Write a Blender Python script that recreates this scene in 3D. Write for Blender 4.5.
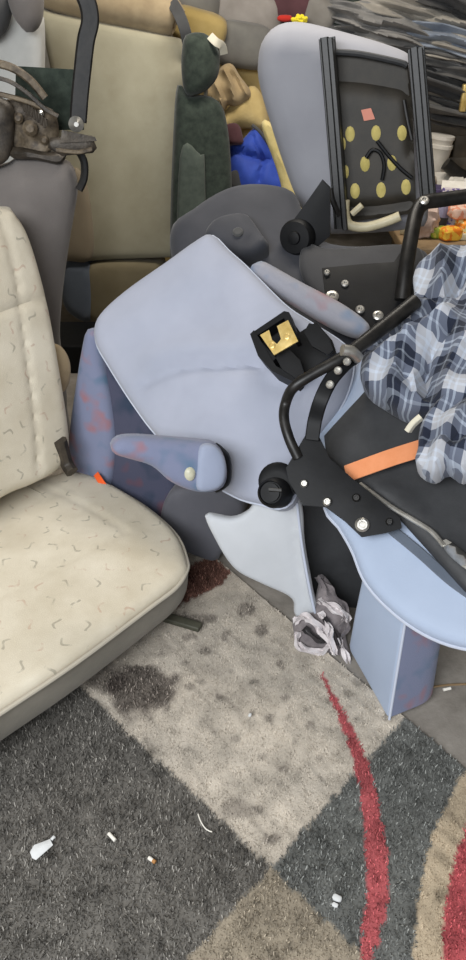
import bpy, math, random
import numpy as np
from mathutils import Vector, noise as mnoise
from mathutils.geometry import delaunay_2d_cdt

for o in list(bpy.data.objects):
    bpy.data.objects.remove(o)
random.seed(7)
rng = np.random.default_rng(7)
sc = bpy.context.scene
C = sc.collection
R = math.radians
PI = math.pi

# ------------------------------------------------------------------ camera, sky, light, exposure
PITCH = R(34); VFOV = R(64)
CAM = np.array([0.0, 0.0, 1.5])
cd = bpy.data.cameras.new('camera'); cam = bpy.data.objects.new('camera', cd); C.objects.link(cam)
cam.location = CAM; cam.rotation_euler = (PI/2 - PITCH, 0, 0)
cd.sensor_fit = 'VERTICAL'; cd.angle = VFOV; cd.clip_start = 0.02
sc.camera = cam
w = bpy.data.worlds.new('daylight'); sc.world = w; w.use_nodes = True
wb = w.node_tree.nodes['Background']; wb.inputs[0].default_value = (0.88, 0.93, 1.0, 1); wb.inputs[1].default_value = 0.75
def area(name, loc, tgt, sx, sy, power, col):
    l = bpy.data.lights.new(name, 'AREA'); l.shape = 'RECTANGLE'; l.size = sx; l.size_y = sy; l.energy = power; l.color = col
    o = bpy.data.objects.new(name, l); C.objects.link(o); o.location = loc
    o.rotation_euler = (Vector(tgt)-Vector(loc)).to_track_quat('-Z', 'Y').to_euler()
    return o
area('doorway_daylight', (-0.95, -0.75, 2.25), (0.15, 1.9, 0.3), 2.0, 1.0, 100, (0.95, 0.975, 1.0))
area('warm_fill_light', (0.25, 2.9, 2.52), (0.25, 3.1, 0.0), 1.3, 0.25, 32, (1.0, 0.93, 0.83))  # unseen warm fill, added to brighten the back of the garage
sc.view_settings.view_transform = 'Standard'; sc.view_settings.look = 'None'
sc.view_settings.exposure = 0.12; sc.view_settings.gamma = 1.0; sc.view_settings.use_curve_mapping = False

# ------------------------------------------------------------------ picture <-> place
F = 480/math.tan(VFOV/2)
cP, sP = math.cos(PITCH), math.sin(PITCH)
def ray(px, py):
    x = (px-233)/F; y = -(py-480)/F
    return np.array([x, cP+y*sP, -sP+y*cP])
def pt(px, py, Y):
    r = ray(px, py); return CAM + r*(Y/r[1])
def ptz(px, py, z=0.0):
    r = ray(px, py); return CAM + r*((z-CAM[2])/r[2])
def unit(v):
    v = np.asarray(v, float); return v/np.linalg.norm(v)
class Plane:
    def __init__(s, p0, n):
        s.p = np.asarray(p0, float); n = unit(n)
        if n @ (CAM-s.p) < 0: n = -n
        s.n = n
        up = np.array([0, 0, 1.0])
        if abs(n[2]) > .95: up = np.array([0, 1.0, 0])
        s.u = unit(np.cross(up, n)); s.v = np.cross(n, s.u)
    def at(s, px, py):
        r = ray(px, py); return CAM + r*((s.n@(s.p-CAM))/(s.n@r))
    def off(s, d): return Plane(s.p+s.n*d, s.n)
    def loc(s, P): return np.stack([(P-s.p)@s.u, (P-s.p)@s.v], -1)
    def wld(s, uv, h): return s.p + uv[:, :1]*s.u + uv[:, 1:2]*s.v + np.asarray(h)[:, None]*s.n
def plane3(a, b, c):
    A, B, D = pt(*a), pt(*b), pt(*c)
    return Plane(A, np.cross(B-A, D-A))
def planeY(Y, tilt=0.0, yaw=0.0, py=250):
    p = pt(233, py, Y)
    n = np.array([math.sin(yaw)*math.cos(tilt), -math.cos(yaw)*math.cos(tilt), math.sin(tilt)])
    return Plane(p, n)

# ------------------------------------------------------------------ geometry generators: each returns (V, F, UV)
def crom(P, n, closed=False):
    P = np.asarray(P, float); m = len(P); out = []
    rngi = range(m if closed else m-1)
    for i in rngi:
        if closed: a, b, c, d = P[(i-1) % m], P[i], P[(i+1) % m], P[(i+2) % m]
        else: a, b, c, d = P[max(i-1, 0)], P[i], P[i+1], P[min(i+2, m-1)]
        for k in range(n):
            t = k/n
            out.append(.5*((2*b)+(c-a)*t+(2*a-5*b+4*c-d)*t*t+(3*b-a-3*c+d)*t**3))
    if not closed: out.append(P[-1])
    return np.array(out)
def resample(P, step, closed):
    Q = np.vstack([P, P[:1]]) if closed else P
    L = np.r_[0, np.cumsum(np.linalg.norm(np.diff(Q, axis=0), axis=1))]
    n = max(4, int(round(L[-1]/step)))
    s = np.linspace(0, L[-1], n+1)
    out = np.stack([np.interp(s, L, Q[:, k]) for k in range(Q.shape[1])], -1)
    return out[:-1] if closed else out
def seg_dist(P, poly, closed=True):
    A = poly; B = np.roll(poly, -1, 0) if closed else poly[1:]
    if not closed: A = poly[:-1]
    d = np.full(len(P), 1e9)
    for a, b in zip(A, B):
        ab = b-a; L = ab@ab
        t = np.clip(((P-a)@ab)/(L if L > 0 else 1), 0, 1)
        d = np.minimum(d, np.linalg.norm(P-(a+t[:, None]*ab), axis=1))
    return d
def inside(P, poly):
    x, y = P[:, 0], P[:, 1]; r = np.zeros(len(P), bool); j = len(poly)-1
    for i in range(len(poly)):
        xi, yi = poly[i]; xj, yj = poly[j]
        c = ((yi > y) != (yj > y)) & (x < (xj-xi)*(y-yi)/((yj-yi) if yj != yi else 1e-12)+xi)
        r ^= c; j = i
    return r
def ridge(pl, pts, width, height):
    L = pl.loc(crom(np.array([pl.at(*p) for p in pts]), 6))
    return lambda uv: height*np.exp(-(seg_dist(uv, L, False)/width)**2)
def pillow(outline, pl, T=.1, r=.03, bulge=.02, res=.018, smooth=True, disp=(), sharp=False, noise=0, nscale=8, world=False):
    """solid panel: outline on a plane, rounded rim of radius r, domed front, real thickness T behind"""
    W = np.array([pl.at(*p) for p in outline]) if not world else np.asarray(outline, float)
    uv = pl.loc(W)
    if smooth: uv = crom(uv, 6, True)
    if smooth: b = resample(uv, res, True)
    else:                                               # keep the corners of a cut plate
        b = []
        for i in range(len(uv)):
            p, q = uv[i], uv[(i+1) % len(uv)]; k = max(1, int(round(np.linalg.norm(q-p)/res)))
            b += [p+(q-p)*j/k for j in range(k)]
        b = np.array(b)
    if sharp: b = uv if not smooth else b
    nb = len(b)
    mn, mx = b.min(0), b.max(0)
    gx, gy = np.meshgrid(np.arange(mn[0]+res/2, mx[0], res), np.arange(mn[1]+res/2, mx[1], res*.92))
    gx[1::2] += res/2
    g = np.stack([gx.ravel(), gy.ravel()], -1)
    g = g[inside(g, b)]
    rr = max(r, 1e-5); ringp = []
    if r > .004:
        tg = np.roll(b, -1, 0)-np.roll(b, 1, 0); tg /= np.maximum(np.linalg.norm(tg, axis=1, keepdims=True), 1e-9)
        nn = np.stack([-tg[:, 1], tg[:, 0]], -1)
        ar = .5*np.sum(b[:, 0]*np.roll(b[:, 1], -1)-np.roll(b[:, 0], -1)*b[:, 1])
        if ar < 0: nn = -nn
        for kk in (.12, .45, 1.0):
            q = b+nn*(rr*kk); q = q[inside(q, b)]
            if len(q): ringp.append(q[seg_dist(q, b) > rr*kk*.93])
    if len(g): g = g[seg_dist(g, b) > max(res*.55, rr*1.0+res*.4 if r > .004 else 0)]
    if ringp: g = np.vstack([g]+ringp) if len(g) else np.vstack(ringp)
    # extra rim ring for a round edge
    allp = np.vstack([b, g]) if len(g) else b
    res_ = delaunay_2d_cdt([Vector(p) for p in allp], [(i, (i+1) % nb) for i in range(nb)], [list(range(nb))], 1, 1e-6)
    vs = np.array([tuple(v) for v in res_[0]]); fs = [list(f) for f in res_[2]]
    d = seg_dist(vs, b); D = max(d.max(), 1e-4)
    isb = d < 1e-5
    q = np.clip(d/rr, 0, 1); prof = rr*np.sqrt(np.clip(1-(1-q)**2, 0, 1))
    dome = 1-(1-np.clip(d/D, 0, 1))**2
    hf = prof + bulge*dome
    for f in disp: hf = hf + f(vs)*np.clip(d/(rr+.005), 0, 1)
    if noise:
        hf = hf + noise*np.array([mnoise.noise(Vector((x*nscale, y*nscale, 3.1))) for x, y in vs])*np.clip(d/(rr+.01), 0, 1)
    wall = max(T-2*rr, 0)
    hb = -wall - np.minimum(prof, T/2 if T/2 < rr else rr)
    n = len(vs)
    V = np.vstack([pl.wld(vs, hf), pl.wld(vs, hb)])
    faces = []
    for f in fs:
        a, c, e = vs[f[0]], vs[f[1]], vs[f[2]]
        if (c[0]-a[0])*(e[1]-a[1])-(c[1]-a[1])*(e[0]-a[0]) < 0: f = f[::-1]
        faces.append(tuple(f)); faces.append(tuple(i+n for i in f[::-1]))
    from collections import defaultdict
    ec = defaultdict(int)
    for f in faces[::2]:
        for i in range(3): ec[(f[i], f[(i+1) % 3])] += 1
    for (i, j) in list(ec):
        if (j, i) not in ec:
            faces.append((j, i, i+n, j+n))
    UV = np.vstack([vs, vs])
    return V, faces, UV
def rim(outline, pl, h=0.0, step=.015, closed=True, smooth=True):
    W = np.array([pl.at(*p) for p in outline])
    if smooth: W = crom(W, 6, closed)
    return resample(W, step, closed) + pl.n*h
def sweep(pts, rad, n=10, closed=False, sm=6, prof=None, nrm=None, cap=True):
    P = np.asarray(pts, float)
    rads = np.asarray(rad if np.ndim(rad) else [rad]*len(P), float)
    if sm:
        both = crom(np.c_[P, rads], sm, closed); P = both[:, :3]; rads = both[:, 3]
    m = len(P)
    tang = np.gradient(P, axis=0) if not closed else (np.roll(P, -1, 0)-np.roll(P, 1, 0))
    tang = tang/np.maximum(np.linalg.norm(tang, axis=1, keepdims=True), 1e-9)
    if nrm is None:
        a = np.array([0, 0, 1.0]) if abs(tang[0][2]) < .9 else np.array([1.0, 0, 0])
        x = unit(np.cross(a, tang[0]))
    V = []; UV = []
    if prof is None:
        prof = [(math.cos(2*PI*k/n), math.sin(2*PI*k/n)) for k in range(n)]
    n = len(prof); L = 0
    for i in range(m):
        t = tang[i]
        if nrm is not None:
            x = unit(np.cross(nrm, t))
        else:
            x = unit(x - t*(x@t))
        y = np.cross(t, x)
        if i: L += np.linalg.norm(P[i]-P[i-1])
        for k, (a, b) in enumerate(prof):
            V.append(P[i]+(x*a+y*b)*rads[i]); UV.append((k/n*rads[i]*6, L))
    faces = []
    for i in range(m if closed else m-1):
        j = (i+1) % m
        for k in range(n):
            k2 = (k+1) % n
            faces.append((i*n+k, i*n+k2, j*n+k2, j*n+k))
    if cap and not closed:
        faces.append(tuple(range(n-1, -1, -1))); faces.append(tuple((m-1)*n+k for k in range(n)))
    return np.array(V), faces, np.array(UV)
def rectp(w_, h_):
    """rectangular profile with softened corners, metres"""
    c = min(w_, h_)*.18; a, b = w_/2, h_/2
    return [(a, -b+c), (a, b-c), (a-c, b), (-a+c, b), (-a, b-c), (-a, -b+c), (-a+c, -b), (a-c, -b)]
def lathe(c, axis, prof, n=28):
    ax = unit(axis); t = np.array([0, 0, 1.0]) if abs(ax[2]) < .9 else np.array([1.0, 0, 0])
    x = unit(np.cross(t, ax)); y = np.cross(ax, x)
    V = []; UV = []; faces = []
    for (r_, h) in prof:
        for k in range(n):
            a = 2*PI*k/n
            V.append(np.asarray(c)+x*r_*math.cos(a)+y*r_*math.sin(a)+ax*h); UV.append((r_*math.cos(a), r_*math.sin(a)))
    for i in range(len(prof)-1):
        for k in range(n):
            k2 = (k+1) % n
            faces.append((i*n+k, i*n+k2, (i+1)*n+k2, (i+1)*n+k))
    faces.append(tuple(range(n-1, -1, -1))); faces.append(tuple((len(prof)-1)*n+k for k in range(n)))
    return np.array(V), faces, np.array(UV)
def loft(rings):
    n = len(rings[0]); V = []; UV = []; faces = []
    for i, rg in enumerate(rings):
        per = 0
        for k, p in enumerate(rg):
            if k: per += np.linalg.norm(np.asarray(rg[k])-np.asarray(rg[k-1]))
            V.append(np.asarray(p, float)); UV.append((per, p[2]))
    for i in range(len(rings)-1):
        for k in range(n):
            k2 = (k+1) % n
            faces.append((i*n+k, i*n+k2, (i+1)*n+k2, (i+1)*n+k))
    faces.append(tuple(range(n-1, -1, -1))); faces.append(tuple((len(rings)-1)*n+k for k in range(n)))
    return np.array(V), faces, np.array(UV)
def basis(rz=0, rx=0, ry=0):
    from mathutils import Euler
    return np.array(Euler((rx, ry, rz)).to_matrix())
def rbox(c, s, M=None, b=.01, k=3):
    M = np.eye(3) if M is None else M
    sx, sy, sz = [v/2 for v in s]; b = min(b, sx*.99, sy*.99, sz*.99)
    def ring(z, ins):
        o = []
        for (qx, qy, a0) in ((1, 1, 0), (-1, 1, 90), (-1, -1, 180), (1, -1, 270)):
            for i in range(k+1):
                a = R(a0+90*i/k)
                o.append(np.array([qx*(sx-b)+(b-ins)*math.cos(a), qy*(sy-b)+(b-ins)*math.sin(a), z]))
        return o
    rings = []
    for i in range(k+1):
        a = R(90*i/k); rings.append(ring(-sz+b-b*math.cos(a), b-b*math.sin(a)))
    for i in range(k, -1, -1):
        a = R(90*i/k); rings.append(ring(sz-b+b*math.cos(a), b-b*math.sin(a)))
    V, Fc, UV = loft(rings)
    UV = np.stack([V[:, 0]+V[:, 1], V[:, 2]], -1)
    return V@M.T+np.asarray(c), Fc, UV
def blob(c, rad, M=None, e=.6, amp=0, fs=(3, 3, 3), seed=0, nu=28, nv=16, rid=0, rk=5, sag=0):
    """superellipsoid; amp: noise lumps, rid: folds running along its length"""
    M = np.eye(3) if M is None else M
    sg = lambda v, p: math.copysign(abs(v)**p, v)
    V = []; UV = []; faces = []
    for i in range(nv+1):
        th = -PI/2+PI*i/nv
        for k in range(nu):
            ph = 2*PI*k/nu
            p = np.array([sg(math.sin(th), e), sg(math.cos(th), e)*sg(math.cos(ph), e), sg(math.cos(th), e)*sg(math.sin(ph), e)])
            q = Vector((p[0]*fs[0]+seed*7.3, p[1]*fs[1]+seed*3.1, p[2]*fs[2]))
            s = 1+amp*mnoise.noise(q)
            if rid:
                s += rid*math.sin(rk*ph+3*mnoise.noise(Vector((p[0]*2+seed, ph*.3, 1))))*math.cos(th)
            v = p*np.asarray(rad)*np.array([1+.4*(s-1), s, s])
            v[2] -= sag*(p[0]**2)
            V.append(v); UV.append((v[0], ph*rad[1]))
    for i in range(nv):
        for k in range(nu):
            k2 = (k+1) % nu
            faces.append((i*nu+k, i*nu+k2, (i+1)*nu+k2, (i+1)*nu+k))
    V = np.array(V)
    return V@M.T+np.asarray(c), faces, np.array(UV)
def merge(gs):
    V = []; Fc = []; U = []; n = 0
    for v, f, u in gs:
        V.append(v); U.append(u); Fc += [tuple(i+n for i in q) for q in f]; n += len(v)
    return np.vstack(V), Fc, np.vstack(U)

# ------------------------------------------------------------------ objects
WL = {}
def put(name, geo, m, parent=None, smooth=True, ang=38, base=None):
    V, Fc, UV = merge(geo) if isinstance(geo, list) else geo
    if parent is None:
        off = np.array([V[:, 0].mean(), V[:, 1].mean(), V[:, 2].min()]) if base is None else np.asarray(base, float)
    else: off = WL[parent]
    me = bpy.data.meshes.new(name)
    me.from_pydata([tuple(v) for v in (V-off)], [], Fc); me.update()
    ul = me.uv_layers.new(name='UVMap')
    li = np.empty(len(me.loops), int); me.loops.foreach_get('vertex_index', li)
    ul.data.foreach_set('uv', UV[li].ravel().astype(np.float32))
    if smooth:
        me.polygons.foreach_set('use_smooth', [True]*len(me.polygons)); me.set_sharp_from_angle(angle=R(ang))
    me.materials.append(m)
    import bmesh
    bm = bmesh.new(); bm.from_mesh(me); bmesh.ops.recalc_face_normals(bm, faces=bm.faces); bm.to_mesh(me); bm.free()
    o = bpy.data.objects.new(name, me); C.objects.link(o)
    if parent is None: o.location = off
    else: o.parent = parent
    WL[o] = off
    return o
def tag(o, label, cat, group=None):
    o['label'] = label; o['category'] = cat
    if group: o['group'] = group
    return o
def thing(name, label, cat, loc, group=None):
    o = bpy.data.objects.new(name, None); C.objects.link(o); o.location = loc; o.empty_display_size = .05
    WL[o] = np.asarray(loc, float)
    return tag(o, label, cat, group)
def struct(name, geo, m):
    o = put(name, geo, m, smooth=False); o['kind'] = 'structure'; return o

# ------------------------------------------------------------------ materials
def lin(c):
    if isinstance(c, str): c = [int(c[i:i+2], 16) for i in (0, 2, 4)]
    return tuple((v/255/12.92 if v/255 <= .04045 else ((v/255+.055)/1.055)**2.4) for v in c)
class N:
    """tiny expression builder over math nodes"""
    def __init__(s, t, out): s.t = t; s.o = out
    def _m(s, op, b=None, c=None):
        n = s.t.nodes.new('ShaderNodeMath'); n.operation = op; s.t.links.new(s.o, n.inputs[0])
        for i, q in ((1, b), (2, c)):
            if q is None: continue
            if isinstance(q, N): s.t.links.new(q.o, n.inputs[i])
            else: n.inputs[i].default_value = q
        return N(s.t, n.outputs[0])
    def __add__(s, b): return s._m('ADD', b)
    def __sub__(s, b): return s._m('SUBTRACT', b)
    def __mul__(s, b): return s._m('MULTIPLY', b)
    def f(s, op, b=None, c=None): return s._m(op, b, c)
    def lt(s, b): return s._m('LESS_THAN', b)
    def gt(s, b): return s._m('GREATER_THAN', b)
def new_mat(name):
    m = bpy.data.materials.new(name); m.use_nodes = True
    return m, m.node_tree, m.node_tree.nodes['Principled BSDF']
def tex_noise(t, coord, scale, detail=3, rough=.55):
    n = t.nodes.new('ShaderNodeTexNoise'); n.inputs['Scale'].default_value = scale; n.inputs['Detail'].default_value = detail
    n.inputs['Roughness'].default_value = rough; t.links.new(coord, n.inputs['Vector']); return n
def mixc(t, fac, a, b, mode='MIX'):
    n = t.nodes.new('ShaderNodeMix'); n.data_type = 'RGBA'; n.blend_type = mode
    for s, v in ((0, fac), (6, a), (7, b)):
        if isinstance(v, N): t.links.new(v.o, n.inputs[s])
        elif hasattr(v, 'links'): t.links.new(v, n.inputs[s])
        elif s == 0: n.inputs[s].default_value = v
        else: n.inputs[s].default_value = (*v, 1)
    return n.outputs[2]
def ramp(t, fac, stops):
    n = t.nodes.new('ShaderNodeValToRGB'); t.links.new(fac, n.inputs[0]); e = n.color_ramp.elements
    while len(e) < len(stops): e.new(.5)
    for i, (p, c) in enumerate(stops):
        e[i].position = p; e[i].color = (*lin(c), 1)
    return n.outputs[0]
def finish(t, b, col, rough, coord, bump=.25, bscale=350, spec=.3, sheen=0, metal=0):
    if hasattr(col, 'links'): t.links.new(col, b.inputs['Base Color'])
    else: b.inputs['Base Color'].default_value = (*col, 1)
    b.inputs['Roughness'].default_value = rough; b.inputs['Metallic'].default_value = metal
    b.inputs['Specular IOR Level'].default_value = spec
    if sheen: b.inputs['Sheen Weight'].default_value = sheen
    if bump:
        nz = tex_noise(t, coord, bscale, 4, .6)
        bp = t.nodes.new('ShaderNodeBump'); bp.inputs['Strength'].default_value = bump; bp.inputs['Distance'].default_value = .004
        t.links.new(nz.outputs[0], bp.inputs['Height']); t.links.new(bp.outputs[0], b.inputs['Normal'])
def fabric(name, c1, c2=None, scale=9, rough=.9, bump=.25, bscale=350, grime=None, sheen=.15):
    m, t, b = new_mat(name)
    co = t.nodes.new('ShaderNodeTexCoord').outputs['Object']
    c2 = c2 or c1
    col = ramp(t, tex_noise(t, co, scale, 4).outputs[0], [(.32, c1), (.68, c2)])
    if grime:
        g = N(t, tex_noise(t, co, scale*.35, 5, .65).outputs[0])
        col = mixc(t, g.f('SUBTRACT', .52).f('MULTIPLY', 4).f('MINIMUM', .7).f('MAXIMUM', 0), col, lin(grime))
    finish(t, b, col, rough, co, bump, bscale, .2, sheen)
    return m
def hard(name, c1, c2=None, rough=.45, scale=20, metal=0, bump=.06, bscale=120, spec=.5):
    m, t, b = new_mat(name)
    co = t.nodes.new('ShaderNodeTexCoord').outputs['Object']
    col = ramp(t, tex_noise(t, co, scale, 5, .65).outputs[0], [(.35, c1), (.65, c2 or c1)])
    finish(t, b, col, rough, co, bump, bscale, spec, 0, metal)
    return m
def beige_pattern():
    """cream seat cloth with a scatter of little squiggles"""
    m, t, b = new_mat('cream seat cloth with squiggles')
    tc = t.nodes.new('ShaderNodeTexCoord'); co = tc.outputs['Object']
    sp = t.nodes.new('ShaderNodeSeparateXYZ'); t.links.new(tc.outputs['UV'], sp.inputs[0])
    S = 15.5
    v = N(t, sp.outputs[1])*S
    row = v.f('FLOOR')
    u = N(t, sp.outputs[0])*S + row*.5
    cu = u.f('FLOOR')
    cell = t.nodes.new('ShaderNodeCombineXYZ'); t.links.new(cu.o, cell.inputs[0]); t.links.new(row.o, cell.inputs[1])
    wn = t.nodes.new('ShaderNodeTexWhiteNoise'); wn.noise_dimensions = '3D'; t.links.new(cell.outputs[0], wn.inputs[0])
    sc_ = t.nodes.new('ShaderNodeSeparateColor'); t.links.new(wn.outputs[1], sc_.inputs[0])
    r1, r2, r3 = [N(t, sc_.outputs[i]) for i in range(3)]
    x = u-cu-.5 + (r2-.5)*.35; y = v-row-.5 + (r3-.5)*.35
    a = r1*2.2+.3
    ca, sa = a.f('COSINE'), a.f('SINE')
    X = x*ca - y*sa; Y = x*sa + y*ca
    zig = (X*11.0 + r2*6).f('SINE')*.09
    line = (Y-zig).f('ABSOLUTE').lt(.05)*(X.f('ABSOLUTE').lt(.25))
    wear = N(t, tex_noise(t, co, 45, 3).outputs[0])
    mk = line*((wear*3.0-1.2).f('MAXIMUM', .05).f('MINIMUM', .5))
    base = ramp(t, tex_noise(t, co, 7, 5, .6).outputs[0], [(.3, (192, 182, 161)), (.7, (213, 205, 187))])
    mc = mixc(t, r3.gt(.55), lin((120, 116, 102)), lin((176, 142, 122)))
    col = mixc(t, mk, base, mc)
    finish(t, b, col, .9, co, .3, 420, .2, .15)
    return m
def plaid():
    m, t, b = new_mat('navy and white plaid flannel')
    tc = t.nodes.new('ShaderNodeTexCoord'); co = tc.outputs['Object']
    nz = tex_noise(t, co, 5, 2)
    mp = t.nodes.new('ShaderNodeVectorMath'); mp.operation = 'MULTIPLY_ADD'
    t.links.new(nz.outputs[1], mp.inputs[0]); mp.inputs[1].default_value = (.07, .07, 0); t.links.new(tc.outputs['UV'], mp.inputs[2])
    sp = t.nodes.new('ShaderNodeSeparateXYZ'); t.links.new(mp.outputs[0], sp.inputs[0])
    def band(o):
        q = (N(t, o)*(1/.090)); fr = q.f('FRACT')
        dark = (fr-.30).f('ABSOLUTE').lt(.22)
        l1 = (fr-.70).f('ABSOLUTE').lt(.035); l2 = (fr-.86).f('ABSOLUTE').lt(.03); l3 = (fr-.30).f('ABSOLUTE').lt(.025)
        return dark, (l1+l2+l3*.5).f('MINIMUM', 1)
    d1, w1 = band(sp.outputs[0]); d2, w2 = band(sp.outputs[1])
    val = (d1+d2)*.5
    col = ramp(t, val.o, [(0, (174, 176, 182)), (.5, (96, 102, 117)), (1, (38, 43, 57))])
    col = mixc(t, ((w1+w2)*.42).f('MINIMUM', .75), col, lin((190, 200, 214)))
    finish(t, b, col, .95, co, .3, 500, .15, .1)
    return m
def moquette(name, base, pinks, teals, sc1=9):
    """bus-seat cloth: blurred patches of violet, red and blue"""
    m, t, b = new_mat(name)
    co = t.nodes.new('ShaderNodeTexCoord').outputs['Object']
    c = ramp(t, tex_noise(t, co, sc1, 2).outputs[0], [(.28, teals), (.45, base), (.56, base), (.72, pinks)])
    finish(t, b, c, .9, co, .3, 400, .2, .15)
    return m
def rag_mat():
    m, t, b = new_mat('grey and white rag')
    tc = t.nodes.new('ShaderNodeTexCoord'); co = tc.outputs['Object']
    nz = tex_noise(t, tc.outputs['UV'], 17, 1)
    col = ramp(t, nz.outputs[0], [(.30, (52, 46, 48)), (.42, (140, 130, 130)), (.50, (214, 206, 206))])
    finish(t, b, col, .95, co, .3, 400, .15)
    return m
def attr_mat(name, rough=.95, bump=.4, bscale=260):
    m, t, b = new_mat(name)
    a = t.nodes.new('ShaderNodeAttribute'); a.attribute_name = 'yarn'
    co = t.nodes.new('ShaderNodeTexCoord').outputs['Object']
    finish(t, b, a.outputs['Color'], rough, co, bump, bscale, .15)
    return m
M = {}
M['beige_pat'] = beige_pattern()
M['beige_side'] = fabric('cream grey side cloth with shade', (128, 123, 112), (144, 138, 126))  # grey trim cloth, its side shade put into the darker colour
M['cream_pipe'] = fabric('cream piping', (178, 171, 156), bump=.1)
M['seam'] = fabric('darker seam thread', (150, 142, 124), bump=.1)  # thread a little darker than the seat cloth
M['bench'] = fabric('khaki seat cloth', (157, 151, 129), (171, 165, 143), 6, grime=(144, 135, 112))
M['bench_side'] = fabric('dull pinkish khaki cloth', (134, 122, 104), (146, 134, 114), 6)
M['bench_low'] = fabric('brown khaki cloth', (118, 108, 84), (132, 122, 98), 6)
M['blue_grey'] = fabric('slate blue cloth', (88, 96, 108), (100, 108, 120))
M['tan'] = fabric('tan upholstery', (148, 130, 102), (168, 150, 120), 8, grime=(112, 96, 74))
M['grey_brown'] = fabric('brownish grey seat cloth', (104, 99, 96), (120, 114, 110), 5)
M['pale_white'] = fabric('pale grey cloth', (176, 176, 172), (190, 190, 186))
M['panel'] = fabric('pale lilac grey vinyl cloth', (152, 157, 172), (165, 169, 184), 4, .7, .10, 300, grime=(144, 148, 162))
M['panel_rear'] = fabric('pale grey vinyl cloth rear', (140, 141, 148), (152, 153, 160), 4, .75, .1, 300)
M['border'] = fabric('pale blue grey vinyl', (160, 173, 194), (168, 181, 202), 4, .6, .08, 260)
M['pipe_white'] = fabric('whitish piping', (184, 190, 204), bump=.05)
M['flap'] = fabric('pale grey vinyl flap', (180, 183, 187), (192, 195, 199), 6, .6, .08, 250)
M['green_dark'] = fabric('dark green grey velour', (42, 50, 44), (62, 70, 62), 40)
M['green_insert'] = fabric('grey velour insert', (72, 80, 73), (84, 92, 84), 40)
M['dark_seat'] = fabric('charcoal vinyl', (52, 54, 60), (66, 67, 73), 6, .65, .1, 250)
M['dark_seat_low'] = fabric('dark charcoal vinyl', (54, 54, 56), (66, 66, 68), 6, .65, .1, 250)
M['black'] = hard('black painted steel', (8, 9, 11), (14, 15, 18), .55, spec=.25)
M['black_worn'] = hard('worn black steel', (13, 13, 13), (34, 32, 30), .42, 30, spec=.4)
M['tray'] = hard('black plastic seat pan', (46, 47, 49), (56, 57, 59), .55, 12, 0, .1, 200, .35)
M['tray_rear'] = hard('dusty black plastic seat pan', (40, 37, 31), (54, 49, 41), .6, 12, 0, .1, 200)
M['rail'] = hard('grey black slide rail', (22, 23, 23), (36, 37, 37), .45, 30)
M['steel'] = hard('bare steel', (168, 165, 158), (200, 198, 192), .35, 40, .8)
M['rust'] = hard('rusty steel', (50, 41, 32), (110, 97, 78), .55, 34, .25, .3)
M['rust_dark'] = hard('oily dark steel', (40, 36, 32), (78, 70, 60), .5, 24, .3, .3)
M['brass'] = hard('zinc yellow latch plate', (200, 170, 96), (226, 200, 134), .38, 30, .45)
M['foam_y'] = fabric('yellow foam', (196, 178, 116), (214, 196, 138), 20, bump=.5, bscale=150)
M['foam_spot'] = fabric('yellow foam seen in holes', (184, 170, 100), (206, 190, 120), 30)
M['foam_block'] = fabric('old yellow foam', (190, 166, 110), (206, 184, 130), 8, bump=.5, bscale=120)
M['pink'] = hard('pink paper label', (214, 140, 120), None, .7)
M['cream_bar'] = hard('cream enamel bar', (188, 178, 146), (204, 194, 164), .5)
M['orange'] = fabric('orange webbing', (216, 138, 92), (228, 152, 108), 20, .7, .3, 500)
M['orange_red'] = fabric('bright orange webbing', (230, 92, 36), None, 20, .7)
M['plaid'] = plaid()
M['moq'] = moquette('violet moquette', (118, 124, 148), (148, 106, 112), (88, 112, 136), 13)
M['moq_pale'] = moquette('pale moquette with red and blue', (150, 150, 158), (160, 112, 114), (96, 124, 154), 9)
M['moq_shade'] = moquette('violet moquette with shade in colour', (70, 72, 90), (104, 64, 70), (44, 58, 76), 10)  # same moquette with the backrest's shade darkened into the colours
M['arm_end'] = fabric('pale blue armrest end', (134, 142, 162), (144, 152, 172), 6, .6, .1)
M['button'] = hard('cream plastic plug', (184, 182, 160), None, .4)
M['rag'] = rag_mat()
M['rag_white'] = fabric('white rag cotton', (196, 188, 188), (222, 216, 216), 24)
M['rag_grey'] = fabric('grey rag cotton', (96, 90, 92), (140, 132, 132), 24)
M['rag_black'] = fabric('black rag cotton', (36, 32, 34), (60, 55, 56), 24)
M['tan_cloth'] = fabric('crumpled tan cloth', (168, 146, 110), (188, 168, 132), 14)
M['white_cloth'] = fabric('off white cloth', (206, 200, 180), (220, 214, 198))
M['blue'] = fabric('royal blue nylon', (38, 62, 150), (56, 84, 178), 9, .6, .15)
M['maroon'] = fabric('maroon cloth', (74, 48, 52), (92, 62, 66))
M['dkgrey'] = fabric('dark grey cloth', (70, 70, 70), (84, 84, 84))
M['cardboard'] = fabric('brown cardboard', (132, 98, 62), (148, 114, 76), 10, .9, .1)
M['seatgrey1'] = fabric('mid grey velour', (104, 102, 98), (118, 116, 110), 12)
M['seatgrey2'] = fabric('warm light grey velour', (134, 128, 122), (150, 144, 138), 12)
M['seatgrey3'] = fabric('grey velour with pile', (118, 114, 108), (134, 130, 124), 12)
M['yellow_tan'] = fabric('yellowish tan cloth', (160, 138, 84), (176, 154, 100))
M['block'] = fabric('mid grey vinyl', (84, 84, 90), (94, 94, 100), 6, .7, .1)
M['cov'] = [fabric('folded cover cloth %s' % k, a, b_, 10) for k, a, b_ in (
    ('black', (44, 44, 46), (72, 71, 70)), ('charcoal', (70, 70, 71), (104, 102, 99)),
    ('grey', (112, 111, 110), (146, 143, 139)), ('stone', (132, 127, 118), (166, 160, 150)), ('blue grey', (112, 122, 138), (148, 156, 168)))]
M['white_plastic'] = hard('white card', (222, 218, 208), (236, 232, 224), .6)
M['flower'] = fabric('yellow flower fabric', (236, 214, 40), (246, 230, 70))
M['red'] = fabric('red cloth', (190, 50, 40))
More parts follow.
